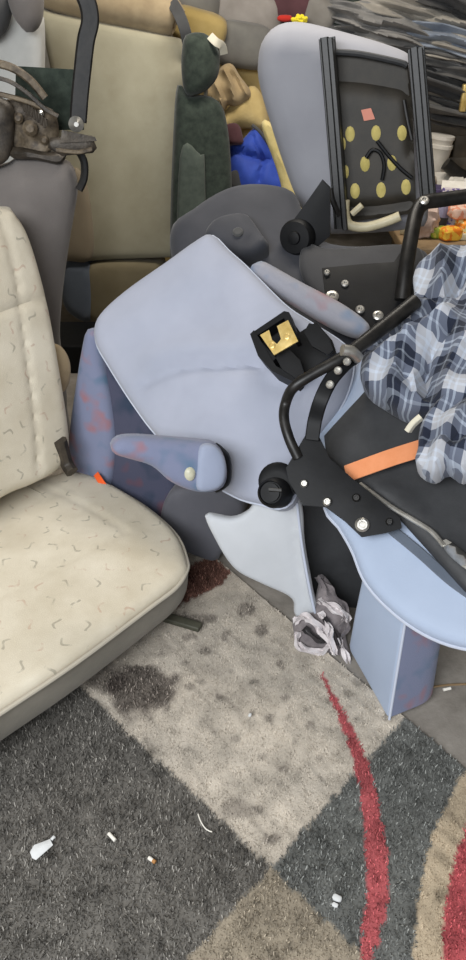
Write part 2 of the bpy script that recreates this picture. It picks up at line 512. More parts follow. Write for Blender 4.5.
M['violet_can'] = hard('pale violet tin', (140, 138, 168), (160, 158, 184), .35)
M['pinkish'] = fabric('pinkish plastic film', (196, 172, 160), (214, 192, 180), 18, .5)
M['wood'] = hard('worn brown board', (120, 98, 70), (150, 126, 94), .7, 14)
M['paper'] = hard('white paper', (206, 208, 208), None, .8)
M['filter'] = hard('cigarette paper', (226, 222, 212), None, .8)
M['filter_tan'] = hard('brown cigarette tip', (168, 120, 70), None, .8)
M['olive'] = hard('dirty olive steel', (66, 66, 54), (90, 88, 74), .6)
M['dust_pink'] = fabric('pale dusty chip', (190, 176, 160))

# ------------------------------------------------------------------ the garage
def concrete(name, a, b_):
    m, t, b = new_mat(name); co = t.nodes.new('ShaderNodeTexCoord').outputs['Object']
    c = ramp(t, tex_noise(t, co, 6, 6, .7).outputs[0], [(.3, a), (.7, b_)])
    finish(t, b, c, .85, co, .4, 60, .25); return m
M['concrete'] = concrete('dusty concrete floor', (112, 106, 98), (156, 150, 142))
M['wall'] = concrete('grubby plaster', (120, 114, 104), (150, 144, 132))
def slab(x0, x1, y0, y1, z0, z1):
    V = np.array([(x, y, z) for z in (z0, z1) for (x, y) in ((x0, y0), (x1, y0), (x1, y1), (x0, y1))], float)
    Fc = [(3, 2, 1, 0), (4, 5, 6, 7), (0, 1, 5, 4), (1, 2, 6, 5), (2, 3, 7, 6), (3, 0, 4, 7)]
    return V, Fc, V[:, :2]
XL, XR, YB, YF, ZC = -2.3, 2.4, 5.6, -1.3, 2.65
struct('floor', slab(XL, XR, YF-1, YB, -.1, 0), M['concrete'])
struct('wall_back', slab(XL-.15, XR+.15, YB, YB+.15, -.1, ZC), M['wall'])
struct('wall_left', slab(XL-.15, XL, YF, YB, -.1, ZC), M['wall'])
struct('wall_right', slab(XR, XR+.15, YF, YB, -.1, ZC), M['wall'])
struct('ceiling', slab(XL-.15, XR+.15, YF, YB+.15, ZC, ZC+.12), M['wall'])

# ------------------------------------------------------------------ patterned shaggy rug
E0, E1 = ptz(215, 560)[:2], ptz(466, 772)[:2]
ru = (E1-E0)/np.linalg.norm(E1-E0); rw = np.array([ru[1], -ru[0]])
if rw @ (np.array([0, .8])-E0) < 0: rw = -rw
flo = lambda L: np.array([ptz(*p)[:2] for p in L])
LA = flo([(75, 685), (270, 870)]); LB = flo([(190, 960), (400, 726)])
def side(L, P): 
    d = L[1]-L[0]; return (P[:, 0]-L[0][0])*d[1]-(P[:, 1]-L[0][1])*d[0]
arc_px = [(322, 678), (338, 712), (354, 748), (366, 790), (373, 830), (377, 870), (376, 905), (371, 935), (366, 965)]
arc_w = np.array([.004, .009, .014, .018, .020, .022, .021, .016, .008])
ARC = crom(np.c_[flo(arc_px), arc_w], 6)
cream = crom(flo([(480, 752), (462, 778), (448, 803), (432, 838), (421, 880), (415, 925), (413, 965)]), 6)
cream = np.vstack([cream, [(.6, .2), (1.3, .2), (1.3, 1.2)]])
redp = crom(flo([(480, 800), (466, 828), (453, 868), (445, 905), (440, 965)]), 6)
redp = np.vstack([redp, [(.6, .2), (1.3, .2), (1.3, 1.2)]])
red_shaded = flo([(158, 606), (180, 572), (212, 560), (230, 575), (222, 588), (196, 600), (170, 614)])
stains = [(142, 694, 36, 27, .78), (110, 680, 22, 18, .5), (245, 612, 9, 7, .55), (200, 622, 16, 5, .5), (190, 640, 8, 4, .4), (262, 634, 7, 6, .5),
          (236, 742, 5, 4, .4), (262, 760, 6, 4, .4), (238, 812, 20, 12, .4), (272, 842, 9, 6, .5), (218, 700, 4, 3, .5), (205, 655, 6, 4, .4),
          (285, 700, 5, 4, .45), (296, 745, 4, 3, .45), (310, 728, 4, 4, .45), (252, 716, 4, 3, .5), (282, 772, 5, 4, .5), (190, 690, 5, 4, .4), (225, 640, 5, 6, .45), (280, 668, 5, 4, .45), (268, 722, 5, 4, .4), (320, 760, 5, 4, .35)]
SW = []
for (x, y, a, b_, s_) in stains:
    c = ptz(x, y)[:2]; SW.append((c, np.linalg.norm(ptz(x+a, y)[:2]-c), np.linalg.norm(ptz(x, y+b_)[:2]-c), s_))
def mn(P, s, o=0): return np.array([mnoise.noise(Vector((x*s, y*s, o))) for x, y in P])
cl = lambda c: np.array(lin(c))
def rug_colour(P):
    n1, n2, n3 = mn(P, 60), mn(P, 9, 4), mn(P, 25, 9)
    J = P + np.stack([n1, mn(P, 60, 30)], -1)*.006
    a = side(LA, J); b_ = side(LB, J)
    sA = side(LA, flo([(60, 800)]))[0] > 0        # dark side of line A
    sB = side(LB, flo([(60, 800)]))[0] > 0
    inA = (a > 0) == sA; inB = (b_ > 0) == sB
    col = np.empty((len(P), 3))
    col[:] = cl((188, 179, 166))
    col[inA & inB] = cl((104, 101, 96))
    col[~inA & ~inB] = cl((106, 107, 104))
    col[inA & ~inB] = cl((148, 138, 122))
    red = inside(J, red_shaded); col[red] = cl((110, 80, 70))  # red of the rug, with the seat's shadow darkened into it
    cr = inside(J, cream); col[cr] = cl((186, 170, 146))
    rp = inside(J, redp); col[rp] = cl((172, 84, 88))
    d = np.full(len(J), 9.0); wv = np.zeros(len(J))
    for i in range(len(ARC)-1):
        p, q = ARC[i, :2], ARC[i+1, :2]; pq = q-p
        t = np.clip(((J-p)@pq)/(pq@pq), 0, 1); dd = np.linalg.norm(J-(p+t[:, None]*pq), axis=1)
        m = dd < d; d[m] = dd[m]; wv[m] = (ARC[i, 2]+t*(ARC[i+1, 2]-ARC[i, 2]))[m]
    col[d < wv] = cl((170, 88, 91))
    k = 1+.20*n2+.26*n3
    grime = np.clip(.55*mn(P, 4, 77)+.3*mn(P, 14, 7), 0, 1)
    col *= k[:, None]
    col = col*(1-.35*grime[:, None])
    ps = (P-E0)@ru; pw = (P-E0)@rw
    streak = np.clip(mn(np.stack([ps*.22, pw*1.3], -1), 55, 5)-.12, 0, 1)
    fleck = np.clip((mn(P, 34, 15)-.36)*5, 0, 1)*np.clip(.6+1.5*mn(P, 5, 33), 0, 1)
    col = col*(1-.5*streak[:, None])*(1-.45*fleck[:, None])
    for c, ra, rb, s_ in SW:
        q = ((J[:, 0]-c[0])/ra)**2+((J[:, 1]-c[1])/rb)**2 + .5*n3+.2*n1
        f = np.clip((1.25-q)/.6, 0, 1)*s_
        col = col*(1-f[:, None]) + f[:, None]*cl((56, 48, 46))
    return np.clip(col, 0.004, 1)
S0, S1, T1 = -1.0, 1.35, 1.55
ns, nt = 235, 155
ss, tt = np.meshgrid(np.linspace(S0, S1, ns), np.linspace(0, T1, nt))
P2 = E0 + ss.reshape(-1, 1)*ru + tt.reshape(-1, 1)*rw
P2 = P2 + np.stack([mn(P2, 5, 50), mn(P2, 5, 60)], -1)*.004
top = np.c_[P2, .010+.0025*mn(P2, 40, 2)]
bot = np.c_[P2, np.full(len(P2), .0005)]
fc = []
for j in range(nt-1):
    for i in range(ns-1):
        q = j*ns+i; fc.append((q, q+1, q+ns+1, q+ns))
o_ = len(top); border = [i for i in range(ns)]+[j*ns+ns-1 for j in range(1, nt)]+[(nt-1)*ns+i for i in range(ns-2, -1, -1)]+[j*ns for j in range(nt-2, 0, -1)]
for a_, b_ in zip(border, border[1:]+border[:1]): fc.append((b_, a_, a_+o_, b_+o_))
M['rug'] = attr_mat('worn rug weave')
rug = put('rug', (np.vstack([top, bot]), fc, np.vstack([P2, P2])), M['rug'])
tag(rug, 'worn shaggy patterned rug with dark squares, beige band and red arcs covering the floor', 'rug')
rc = rug_colour(P2)
def set_yarn(o, cols):
    at = o.data.color_attributes.new('yarn', 'FLOAT_COLOR', 'POINT')
    at.data.foreach_set('color', np.c_[cols, np.ones(len(cols))].ravel().astype(np.float32))
set_yarn(rug, np.vstack([rc, rc]))
# short pile
NB = 190000
s_ = rng.uniform(-.75, 1.3, NB); t_ = rng.uniform(.002, 1.4, NB)
Pb = E0 + s_[:, None]*ru + t_[:, None]*rw
dep = Pb[:, 1]*cP+CAM[2]*sP
pxx = 233+F*Pb[:, 0]/dep; pyy = 480-F*((Pb[:, 1]*sP-CAM[2]*cP)/dep)
keep = (pxx > -60) & (pxx < 526) & (pyy < 1040)
Pb = Pb[keep]; NB = len(Pb)
colb = rug_colour(Pb); lum = colb.mean(1); dk = np.clip((.30-lum)/.2, 0, 1)          # worn flat on the beige, shaggy on the dark squares
colb = colb*(1+((rng.uniform(-.5, .6, NB)+1.6*(rng.random(NB) < .12))*dk+rng.uniform(-.16, .14, NB)*(1-dk)))[:, None]
ang = rng.uniform(0, 2*PI, NB)+.0; lean = rng.uniform(.3, 1.0, NB)+.45*(1-dk); ln = rng.uniform(.005, .010, NB)*(.55+.5*dk)
dirv = np.stack([np.cos(ang), np.sin(ang)], -1)
perp = np.stack([-dirv[:, 1], dirv[:, 0]], -1)*.0011
tip2 = Pb+dirv*(ln*np.sin(lean))[:, None]
zt = .0105+ln*np.cos(lean)
B0 = np.c_[Pb-perp, np.full(NB, .009)]; B1 = np.c_[Pb+perp, np.full(NB, .009)]
T0 = np.c_[tip2+perp*.8, zt]; T1_ = np.c_[tip2-perp*.8, zt]
VB = np.stack([B0, B1, T0, T1_], 1).reshape(-1, 3)-WL[rug]
me = bpy.data.meshes.new('pile'); me.vertices.add(4*NB); me.vertices.foreach_set('co', VB.ravel().astype(np.float32))
me.loops.add(4*NB); me.loops.foreach_set('vertex_index', np.arange(4*NB, dtype=np.int32))
me.polygons.add(NB); me.polygons.foreach_set('loop_start', np.arange(0, 4*NB, 4, dtype=np.int32))
me.update(calc_edges=True); me.materials.append(attr_mat('rug yarn', .9, 0))
pile = bpy.data.objects.new('pile', me); C.objects.link(pile); pile.parent = rug; pile['kind'] = 'stuff'
set_yarn(pile, np.repeat(np.clip(colb, 0, 1), 4, 0))

# ------------------------------------------------------------------ cream patterned van seat on the left
KS = 1.145                                           # the seat stands low on the rug
Fc_ = np.array([-.10, 1.32])*KS; e_ = unit([-.625, -.78]); b__ = unit([-.78, .625])
seat = thing('van_seat', 'cream van seat with small squiggle pattern standing on the rug', 'seat', (-.45, 1.3, .012))
CT = Plane([Fc_[0], Fc_[1], 1.5-1.135*KS], [0, 0, 1])
c_out = [(187, 562), (184, 578), (150, 606), (75, 662), (0, 712), (-60, 752), (-98, 768), (-125, 755), (-150, 690), (-160, 590), (-100, 540), (0, 500), (30, 487), (62, 477), (82, 476), (110, 487), (146, 509), (175, 535)]
seam1 = [(27, 486), (60, 503), (92, 519), (127, 541)]
seam2 = [(127, 541), (92, 562), (45, 588), (0, 612), (-60, 645)]
put('cushion', pillow(c_out, CT, T=.045, r=.022, bulge=.022, res=.014,
    disp=[ridge(CT, seam1, .006, -.005), ridge(CT, seam2, .007, -.004), ridge(CT, [(60, 545), (20, 565), (-40, 590)], .05, .008)]), M['beige_pat'], seat)
put('seam', [sweep([CT.off(.0315).at(*p) for p in seam1], .0014, 6)], M['seam'], seat)
front = [(-98, 770), (-60, 754), (0, 714), (75, 664), (150, 608), (176, 588), (186.5, 572), (187, 560), (176, 535), (146, 508), (110, 486)]
put('piping', sweep([CT.off(.003).at(*p) for p in front], .0052, 8), M['cream_pipe'], seat)
val = rim(c_out, CT, 0, .02)
cen = val.mean(0)
rings = []
for dz, k in ((-.004, .998), (-.03, .998), (-.06, .988), (-.088, .968), (-.104, .945)):
    q = cen+(val-cen)*k; q[:, 2] = CT.p[2]+dz; rings.append(list(q))
put('valance', loft(rings), M['beige_side'], seat)
bc = Fc_+e_*.33+b__*.30
put('base_frame', rbox((bc[0], bc[1], .05), (.46, .38, .075), basis(math.atan2(e_[1], e_[0])), .01), M['rust_dark'], seat)
put('foot_plate', rbox(ptz(182, 622, .02), (.11, .028, .016), basis(R(-22)), .004), M['olive'], seat)
BB = Plane([-.44*KS, 1.60*KS, 1.5-1.10*KS], [.74, -.60, .26])
b_out = [(0, 208), (12, 214), (27, 240), (44, 300), (57, 370), (66, 430), (65, 456), (52, 472), (28, 485), (0, 497), (-60, 535), (-134, 590), (-190, 500), (-235, 350), (-190, 250), (-70, 212)]
bs1 = [(-5, 222), (8, 275), (16, 335), (26, 410), (32, 470)]
bs2 = [(44, 299), (20, 303), (0, 309), (-50, 325)]
put('backrest', pillow(b_out, BB, T=.11, r=.03, bulge=.02, res=.015, disp=[ridge(BB, bs1, .008, -.008), ridge(BB, bs2, .008, -.007)]), M['beige_pat'], seat)
put('piping', sweep([BB.off(.004).at(*p) for p in [(-70, 212), (0, 208), (12, 214), (27, 240), (44, 300), (57, 370), (66, 430), (65, 452)]], .0045, 8), M['cream_pipe'], seat)
KP = BB.off(-.03)
put('recliner_cover', pillow([(52, 345), (62, 348), (69, 362), (69, 380), (63, 392), (52, 392), (44, 370)], KP, T=.05, r=.012, bulge=.006, res=.01), M['tan'], seat)
put('side_bracket', [sweep([pt(60, 440, 1.85), pt(66, 462, 1.85), pt(72, 472, 1.83)], .02, 8)], M['rust_dark'], seat)

# ------------------------------------------------------------------ grey seat with the rusty mechanism, behind it
G = planeY(2.35, .12, R(12))
gs = thing('vehicle_seat', 'brownish grey seat behind the cream seat, topped by a rusty seat mechanism', 'seat', (-.78, 2.4, 0))
put('seat_shell', pillow([(-70, 175), (0, 166), (18, 158), (45, 157), (70, 163), (78, 185), (74, 215), (69, 245), (63, 290), (60, 335), (64, 375), (67, 410), (60, 455), (-60, 470), (-95, 300)], G, T=.16, r=.05, bulge=.03, res=.022, disp=[ridge(G, [(20, 170), (30, 230), (22, 330)], .05, .012)]), M['grey_brown'], gs)
g2 = G.off(.03)
put('seat_pan', pillow([(16, 66), (84, 70), (84, 130), (14, 130)], G.off(-.03), T=.02, r=.004, bulge=0, res=.03, smooth=False), M['green_dark'], gs)
put('recliner_plate', pillow([(0, 104), (20, 100), (48, 108), (58, 122), (56, 146), (36, 156), (14, 152), (0, 140)], g2, T=.03, r=.006, bulge=.004, res=.012, noise=.02, nscale=20), M['rust'], gs)
put('housing', [pillow([(-30, 95), (2, 98), (14, 112), (12, 150), (0, 165), (-30, 165)], g2.off(.02), T=.06, r=.012, bulge=.01, res=.014, noise=.015, nscale=14),
    pillow([(10, 146), (46, 152), (66, 152), (60, 164), (36, 160), (12, 158)], g2.off(.01), T=.05, r=.008, res=.014)], M['rust_dark'], gs)
put('slide_rail', [sweep([g2.off(.05).at(*p) for p in [(-20, 60), (10, 67), (30, 80), (45, 98)]], 1, prof=rectp(.02, .035), nrm=G.n),
    sweep([g2.off(.06).at(*p) for p in [(-20, 90), (12, 97), (34, 104), (52, 112)]], 1, prof=rectp(.012, .03), nrm=G.n)], M['rust'], gs)
put('adjuster_lug', [pillow([(50, 138), (92, 136), (97, 148), (93, 153), (62, 156), (48, 148)], g2.off(.07), T=.035, r=.005, bulge=.003, res=.014, smooth=False),
    pillow([(62, 130), (95, 137), (97, 141), (60, 143)], g2.off(.085), T=.02, r=.003, bulge=0, res=.014, smooth=False)], M['rust_dark'], gs)
put('hinge_pin', lathe(g2.off(.06).at(76, 124), G.n, [(.012, 0), (.02, .004), (.02, .014), (.012, .02), (.006, .026)], 16), M['steel'], gs)
put('hinge_pin', lathe(g2.off(.02).at(30, 128), G.n, [(.018, 0), (.02, .01), (.010, .018)], 16), M['rust'], gs)
for x, y, q in ((18, 118, .014), (44, 140, .012), (40, 114, .010), (8, 132, .012)):
    put('rivet', lathe(g2.off(.012).at(x, y), G.n, [(q, 0), (q, .008), (q*.5, .014)], 12), M['steel'] if q < .011 else M['rust'], gs)
put('spring', sweep([g2.off(.06).at(24+k*1.1, 106+6*math.sin(k*2.1)+k*.9) for k in range(22)], .004, 6, sm=3), M['rust_dark'], gs)
put('cover_strip', [sweep([g2.off(.08).at(*p) for p in [(-20, 76), (6, 80), (26, 92), (44, 108), (58, 116)]], 1, prof=rectp(.010, .05), nrm=G.n)], M['rust_dark'], gs)
put('rail_end', [sweep([g2.off(.10).at(*p) for p in [(56, 150), (78, 152), (92, 149)]], 1, prof=rectp(.010, .012), nrm=G.n)], M['rust'], gs)
put('handle_bar', [sweep([g2.off(.05).at(*p) for p in [(78, 122), (80, 95), (83, 65), (86, 40), (90, 22), (88, 5), (80, -14)]], 1, prof=rectp(.045, .026), nrm=G.n)], M['black_worn'], gs)
put('bracket_arm', [sweep([g2.off(.0).at(*p) for p in [(78, 150), (84, 162), (84, 178), (79, 190)]], .011, 8)], M['black_worn'], gs)

# ------------------------------------------------------------------ pale seat at the far left with two headrests
ps = thing('van_seat', 'whitish grey seat back at the far left above the rusty mechanism', 'seat', (-1.05, 2.98, 0))
PL = planeY(2.95, .05)
put('backrest', pillow([(-60, 8), (30, 14), (42, 24), (42, 120), (42, 370), (-70, 370)], PL, T=.1, r=.03, res=.03), M['pale_white'], ps)
put('headrest', pillow([(9, -12), (38, -14), (42, 8), (38, 26), (28, 33), (17, 22), (10, 8)], PL.off(.10), T=.09, r=.03, bulge=.02, res=.02), M['grey_brown'], ps)
put('headrest', pillow([(-30, -15), (2, -12), (10, 2), (9, 18), (2, 34), (-12, 42), (-30, 30)], PL.off(.10), T=.09, r=.03, bulge=.02, res=.02), M['dkgrey'], ps)

# ------------------------------------------------------------------ khaki bench seat against the pile
BE = planeY(3.5, .10, R(-4))
bn = thing('bench_seat', 'tall khaki beige bench seat standing upright in the middle distance', 'seat', (-.55, 3.55, 0))
put('backrest', pillow([(36, -2), (45, 10), (100, 22), (168, 36), (184, 42), (185, 70), (183, 140), (181, 200), (179, 254), (172, 257), (120, 259), (70, 261), (64, 250), (62, 200), (56, 100)], BE, T=.16, r=.03, bulge=.012, res=.03), M['bench'], bn)
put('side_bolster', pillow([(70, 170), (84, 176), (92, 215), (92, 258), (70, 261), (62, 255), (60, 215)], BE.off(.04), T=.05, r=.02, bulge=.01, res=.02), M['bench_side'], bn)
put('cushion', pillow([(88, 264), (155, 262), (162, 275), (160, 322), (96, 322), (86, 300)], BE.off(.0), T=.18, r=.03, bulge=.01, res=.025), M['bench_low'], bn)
put('floor_shade_box', rbox((-.45, 3.2, .065), (.75, .28, .13), None, .01), M['black'], bn)  # black box added to stand in for the dark shade under the bench
put('cushion_end', pillow([(64, 264), (90, 263), (92, 318), (74, 316), (63, 300)], BE.off(.012), T=.16, r=.03, bulge=.01, res=.025), M['blue_grey'], bn)
RO = BE.off(.02)
rl = put('upholstery_roll', [sweep([RO.at(36, -18)+np.array([0, .05, 0]), RO.at(45, -12)+np.array([0, .05, 0]), RO.at(90, -1)+np.array([0, .05, 0]), RO.at(140, 10)+np.array([0, .05, 0]), RO.at(172, 18)+np.array([0, .05, 0]), RO.at(177, 20)+np.array([0, .05, 0])], [.03, .075, .085, .08, .07, .03], 18)], M['tan'])
tag(rl, 'long tan roll of upholstery lying along the top of the khaki bench seat', 'upholstery')
st = put('strap', sweep([RO.at(172, 2), RO.at(180, 14)+np.array([0, -.05, 0]), RO.at(186, 30)+np.array([0, -.06, 0]), RO.at(190, 52)+np.array([0, -.02, 0])], 1, prof=rectp(.045, .01), nrm=(0, -1, 0)), M['dkgrey'])
tag(st, 'dark brownish strap hanging over the right end of the tan roll', 'strap')

# ------------------------------------------------------------------ dark green velour seat
GS = planeY(3.42, .06, R(8))
gd = thing('car_seat', 'dark green grey velour car seat with headrest, right of the khaki bench', 'seat', (-.13, 3.5, 0))
put('backrest', pillow([(176, 106), (190, 97), (210, 97), (222, 106), (228, 130), (231, 165), (232, 200), (234, 330), (176, 330)], GS, T=.14, r=.035, bulge=.015, res=.024), M['green_dark'], gd)
put('insert', pillow([(180, 158), (200, 155), (205, 172), (204, 326), (179, 326)], GS.off(.066), T=.03, r=.012, bulge=.006, res=.024), M['green_insert'], gd)
hd = put('headrest', pillow([(184, 40), (192, 33), (206, 34), (217, 46), (220, 62), (217, 78), (207, 90), (196, 95), (186, 94), (182, 70)], GS.off(.02), T=.11, r=.04, bulge=.02, res=.018), M['green_dark'], gd)
for x in (192, 206): put('headrest_post', sweep([GS.off(-.03).at(x, 88), GS.off(-.03).at(x-1, 106)], .008, 8), M['steel'], hd)

# ------------------------------------------------------------------ soft pile behind: foam, cloths, blue bag, stacked seats
FB = planeY(4.15, .0)
fb = put('foam_block', pillow([(150, 62), (262, 66), (300, 70), (300, 285), (150, 285)], FB, T=.55, r=.03, bulge=.01, res=.05, noise=.02, nscale=5), M['foam_block'])
tag(fb, 'big block of old yellow foam at the back, carrying the piled grey cushions', 'foam block')
fs_ = put('foam_sheet', pillow([(262, 128), (272, 124), (284, 150), (300, 190), (316, 235), (316, 335), (296, 335), (284, 200)], planeY(3.45, .1), T=.05, r=.012, res=.02), M['foam_y'])
tag(fs_, 'pale yellow foam sheet leaning between the blue bag and the flipped seat', 'foam sheet')
fl_ = put('foam_lump', pillow([(217, 122), (228, 108), (250, 86), (262, 95), (268, 118), (266, 132), (248, 128), (232, 130), (222, 132)], planeY(3.85, .2), T=.16, r=.03, bulge=.03, res=.02, noise=.02, nscale=12), M['foam_block'])
tag(fl_, 'lump of yellow foam right below the crumpled tan cloth', 'foam')
TC = planeY(3.76, .25)
tcl = put('crumpled_cloth', pillow([(205, 94), (212, 80), (222, 66), (232, 64), (240, 76), (250, 90), (249, 99), (236, 106), (228, 104), (222, 112), (212, 104)], TC, T=.07, r=.015, bulge=.03, res=.012,
    disp=[ridge(TC, [(222, 68), (230, 84), (234, 104)], .012, .03), ridge(TC, [(232, 68), (242, 84), (248, 98)], .012, .025), ridge(TC, [(214, 82), (220, 96), (222, 110)], .012, .025)], noise=.02, nscale=18), M['tan_cloth'])
tag(tcl, 'crumpled tan cloth next to the dark green headrest', 'cloth')
wc = put('folded_cloth', pillow([(226, 60), (240, 62), (266, 64), (268, 82), (258, 80), (244, 76), (234, 68)], planeY(3.95, .4), T=.05, r=.018, bulge=.01, res=.02), M['white_cloth'])
tag(wc, 'off white folded cloth under the grey headrest cushion', 'cloth')
tg = put('cloth_tag', sweep([pt(210, 36, 3.4), pt(216, 42, 3.38), pt(222, 46, 3.4), pt(224, 54, 3.42)], 1, prof=rectp(.03, .006), nrm=(0, -1, .2)), M['white_cloth'])
tag(tg, 'cream scrap of webbing hanging beside the dark green headrest', 'strap')
BL = planeY(3.62, .3)
bx = put('cardboard_box', rbox((pt(262, 195, 3.78)[0]-.02, 3.8, .33), (.34, .26, .66), None, .01), M['cardboard'])
tag(bx, 'brown cardboard box under the blue bag', 'box')
bag = thing('bag', 'royal blue nylon bag between the dark green seat and the yellow foam', 'bag', pt(262, 195, 3.66))
put('body', pillow([(229, 146), (240, 142), (254, 128), (262, 134), (272, 150), (284, 170), (297, 193), (270, 205), (232, 202), (228, 180)], BL, T=.12, r=.03, bulge=.035, res=.016,
    disp=[ridge(BL, [(232, 150), (248, 156), (262, 160)], .012, -.025), ridge(BL, [(250, 134), (262, 162), (258, 180)], .012, -.02), ridge(BL, [(262, 162), (276, 158)], .01, -.02)], noise=.02, nscale=14), M['blue'], bag)
put('trim', sweep([BL.off(.03).at(*p) for p in [(252, 125), (262, 134), (274, 152), (286, 172), (298, 194)]], .008, 8), M['dkgrey'], bag)
put('pocket', pillow([(231, 172), (250, 168), (254, 180), (250, 186), (232, 188)], BL.off(.04), T=.02, r=.008, bulge=.006, res=.014), M['dkgrey'], bag)
mr = put('folded_cloth', pillow([(225, 126), (238, 124), (243, 138), (242, 144), (228, 143)], BL.off(.07), T=.04, r=.014, bulge=.008, res=.014), M['maroon'])
tag(mr, 'small dark maroon cloth on top of the blue bag', 'cloth')
CU = 'piled seat cushions at the back'
def cushion(name, label, cat, px, py, Y, rad, m, rz=0, ry=0, e=.55, amp=.06, seed=0):
    o = put(name, blob(pt(px, py, Y), rad, basis(R(rz), 0, R(ry)), e, amp, (2, 2, 2), seed), m)
    return tag(o, label, cat, CU)
cushion('seat_cushion', 'dark grey cushion at the top edge, left of the lighter grey one', 'cushion', 192, 6, 4.2, (.13, .16, .09), M['seatgrey1'], 0, 12, seed=1)
cushion('seat_cushion', 'large light grey cushion at the top edge of the cushion pile', 'cushion', 240, 16, 4.3, (.20, .18, .12), M['seatgrey2'], 0, 8, seed=2)
hr = thing('headrest', 'grey headrest with a lighter oval face under the light grey cushion', 'headrest', pt(242, 62, 4.1), CU)
put('pad', blob(pt(243, 45, 4.1), (.135, .10, .095), basis(0, 0, R(8)), .5, .03, (2, 2, 2), 3), M['seatgrey1'], hr)
put('face', pillow([(226, 32), (240, 28), (251, 36), (253, 46), (246, 56), (230, 55), (225, 44)], planeY(4.0, .05), T=.03, r=.012, bulge=.008, res=.02), M['seatgrey3'], hr)
cushion('seat_cushion', 'yellowish tan cushion wedged behind the dark green headrest', 'cushion', 198, 27, 4.0, (.13, .10, .07), M['yellow_tan'], 0, 14, seed=4)
cushion('seat_cushion', 'dark maroon cushion at the top edge above the yellow flower', 'cushion', 290, 4, 4.3, (.15, .14, .085), M['maroon'], 0, 6, seed=5)
cushion('seat_cushion', 'small grey brown cushion right of the yellow flower', 'cushion', 318, 14, 4.25, (.085, .10, .075), M['seatgrey3'], 0, 25, seed=6)
cushion('seat_cushion', 'dark olive cushion at the top edge beside the stacked seat covers', 'cushion', 345, 10, 4.3, (.10, .12, .12), M['green_dark'], 0, 0, seed=7)
cushion('seat_cushion', 'dark grey cushion supporting the maroon one behind the flipped seat', 'cushion', 300, 52, 4.3, (.30, .16, .14), M['dkgrey'], 0, 0, seed=8)
fp = pt(298, 19, 4.08)
gsf = []
for k in range(26):
    d = unit(rng.normal(size=3)); d[1] = -abs(d[1]); d[0] *= 1.5
    gsf.append(blob(fp+d*np.array([.026, .02, .014]), (.010, .010, .010), None, 1, 0, nu=6, nv=4))
flw = thing('artificial_flower', 'small bright yellow artificial flower on the maroon cushion', 'flower', fp-np.array([0, 0, .03]))
put('petals', gsf, M['flower'], flw)
put('bract', blob(fp+np.array([-.06, .01, .002]), (.035, .02, .014), None, .8, .1), M['red'], flw)

# ------------------------------------------------------------------ rear seat: flipped cushion on its dark backrest
def bolt(c, n_, r_=.012, h=.008): return lathe(c, n_, [(r_, 0), (r_, h*.6), (r_*.7, h), (r_*.45, h), (r_*.4, h*.6)], 14)
rear = thing('folding_seat', 'folding seat at the back, flipped cushion showing black pan with yellow foam spots', 'seat', (.35, 2.7, 0))
RP = plane3((300, 225, 2.72), (425, 232, 2.62), (340, 45, 2.78))
cu_o = [(258, 62), (262, 42), (276, 26), (300, 22), (340, 31), (385, 44), (408, 54), (416, 70), (424, 150), (428, 215), (415, 228), (345, 234), (318, 230), (300, 205), (284, 165), (268, 115), (259, 82)]
put('cushion', pillow(cu_o, RP, T=.26, r=.075, bulge=.0, res=.026), M['panel_rear'], rear)
RQ = RP.off(.11)
pan_o = [(333, 50), (360, 53), (398, 61), (408, 64), (412, 100), (416, 205), (408, 214), (348, 222), (341, 214), (336, 120)]
rpan = put('seat_pan', pillow(pan_o, RQ, T=.02, r=.004, bulge=0, res=.011, smooth=False,
    disp=[ridge(RQ, [(338, 66), (366, 68), (402, 74)], .045, -.045), ridge(RQ, [(411, 90), (414, 150)], .02, -.02), ridge(RQ, [(345, 212), (376, 211), (410, 206)], .022, -.03)]), M['tray_rear'], rear)
rimp = RQ.off(.012)
put('pan_rim', [sweep([rimp.at(*p) for p in [(334, 52), (360, 54), (398, 62), (407, 66)]], .009, 8)], M['tray'], rpan)
RD = RQ.off(.006)
def oval(cx, cy, a, b_): return [(cx+a*math.cos(2*PI*k/10), cy+b_*math.sin(2*PI*k/10)) for k in range(10)]
for (x, y) in ((350, 134), (376, 133), (402, 133), (365, 164), (392, 163), (355, 191), (381, 190), (406, 187)):
    put('foam_spot', pillow(oval(x, y, 4.8, 8), RD, T=.008, r=.003, bulge=.004, res=.01), M['foam_spot'], rpan)
for (x, y) in ((343, 144), (346, 172)):
    put('foam_spot', pillow(oval(x, y, 2.8, 7), RD, T=.008, r=.003, bulge=.003, res=.008), M['foam_spot'], rpan)
o = put('paper_label', pillow([(361, 110), (371, 108), (375, 119), (364, 121)], RD.off(.004), T=.003, r=.001, bulge=0, res=.02, smooth=False), M['pink'], rpan)
o['label'] = 'pink paper label'
put('cable', [sweep([RD.off(.015).at(*p) for p in [(377, 141), (388, 155), (400, 168), (412, 178)]], .006, 8), sweep([RD.off(.012).at(*p) for p in [(366, 158), (372, 150), (380, 153), (384, 165), (382, 180)]], .006, 8)], M['black'], rpan)
RR = RQ.off(.045)
for pts in ([(325, 38), (331, 110), (340, 228)], [(414, 48), (420, 120), (427, 206)]):
    put('slide_rail', [sweep([RR.at(*p) for p in pts], 1, sm=2, prof=rectp(.024, .05), nrm=RP.n), sweep([RR.at(p[0]+6, p[1]+1) for p in pts], 1, sm=2, prof=rectp(.016, .062), nrm=RP.n),
        sweep([RR.off(-.03).at(p[0]+2, p[1]) for p in pts], 1, sm=2, prof=rectp(.05, .01), nrm=RP.n)], M['rail'], rear)
put('rail_lever', sweep([RR.off(.02).at(*p) for p in [(404, 100), (408, 122), (412, 140)]], .006, 8), M['black_worn'], rear)
put('rail_lever', sweep([RR.off(.02).at(*p) for p in [(331, 188), (333, 200), (340, 216)]], .01, 8), M['black_worn'], rear)
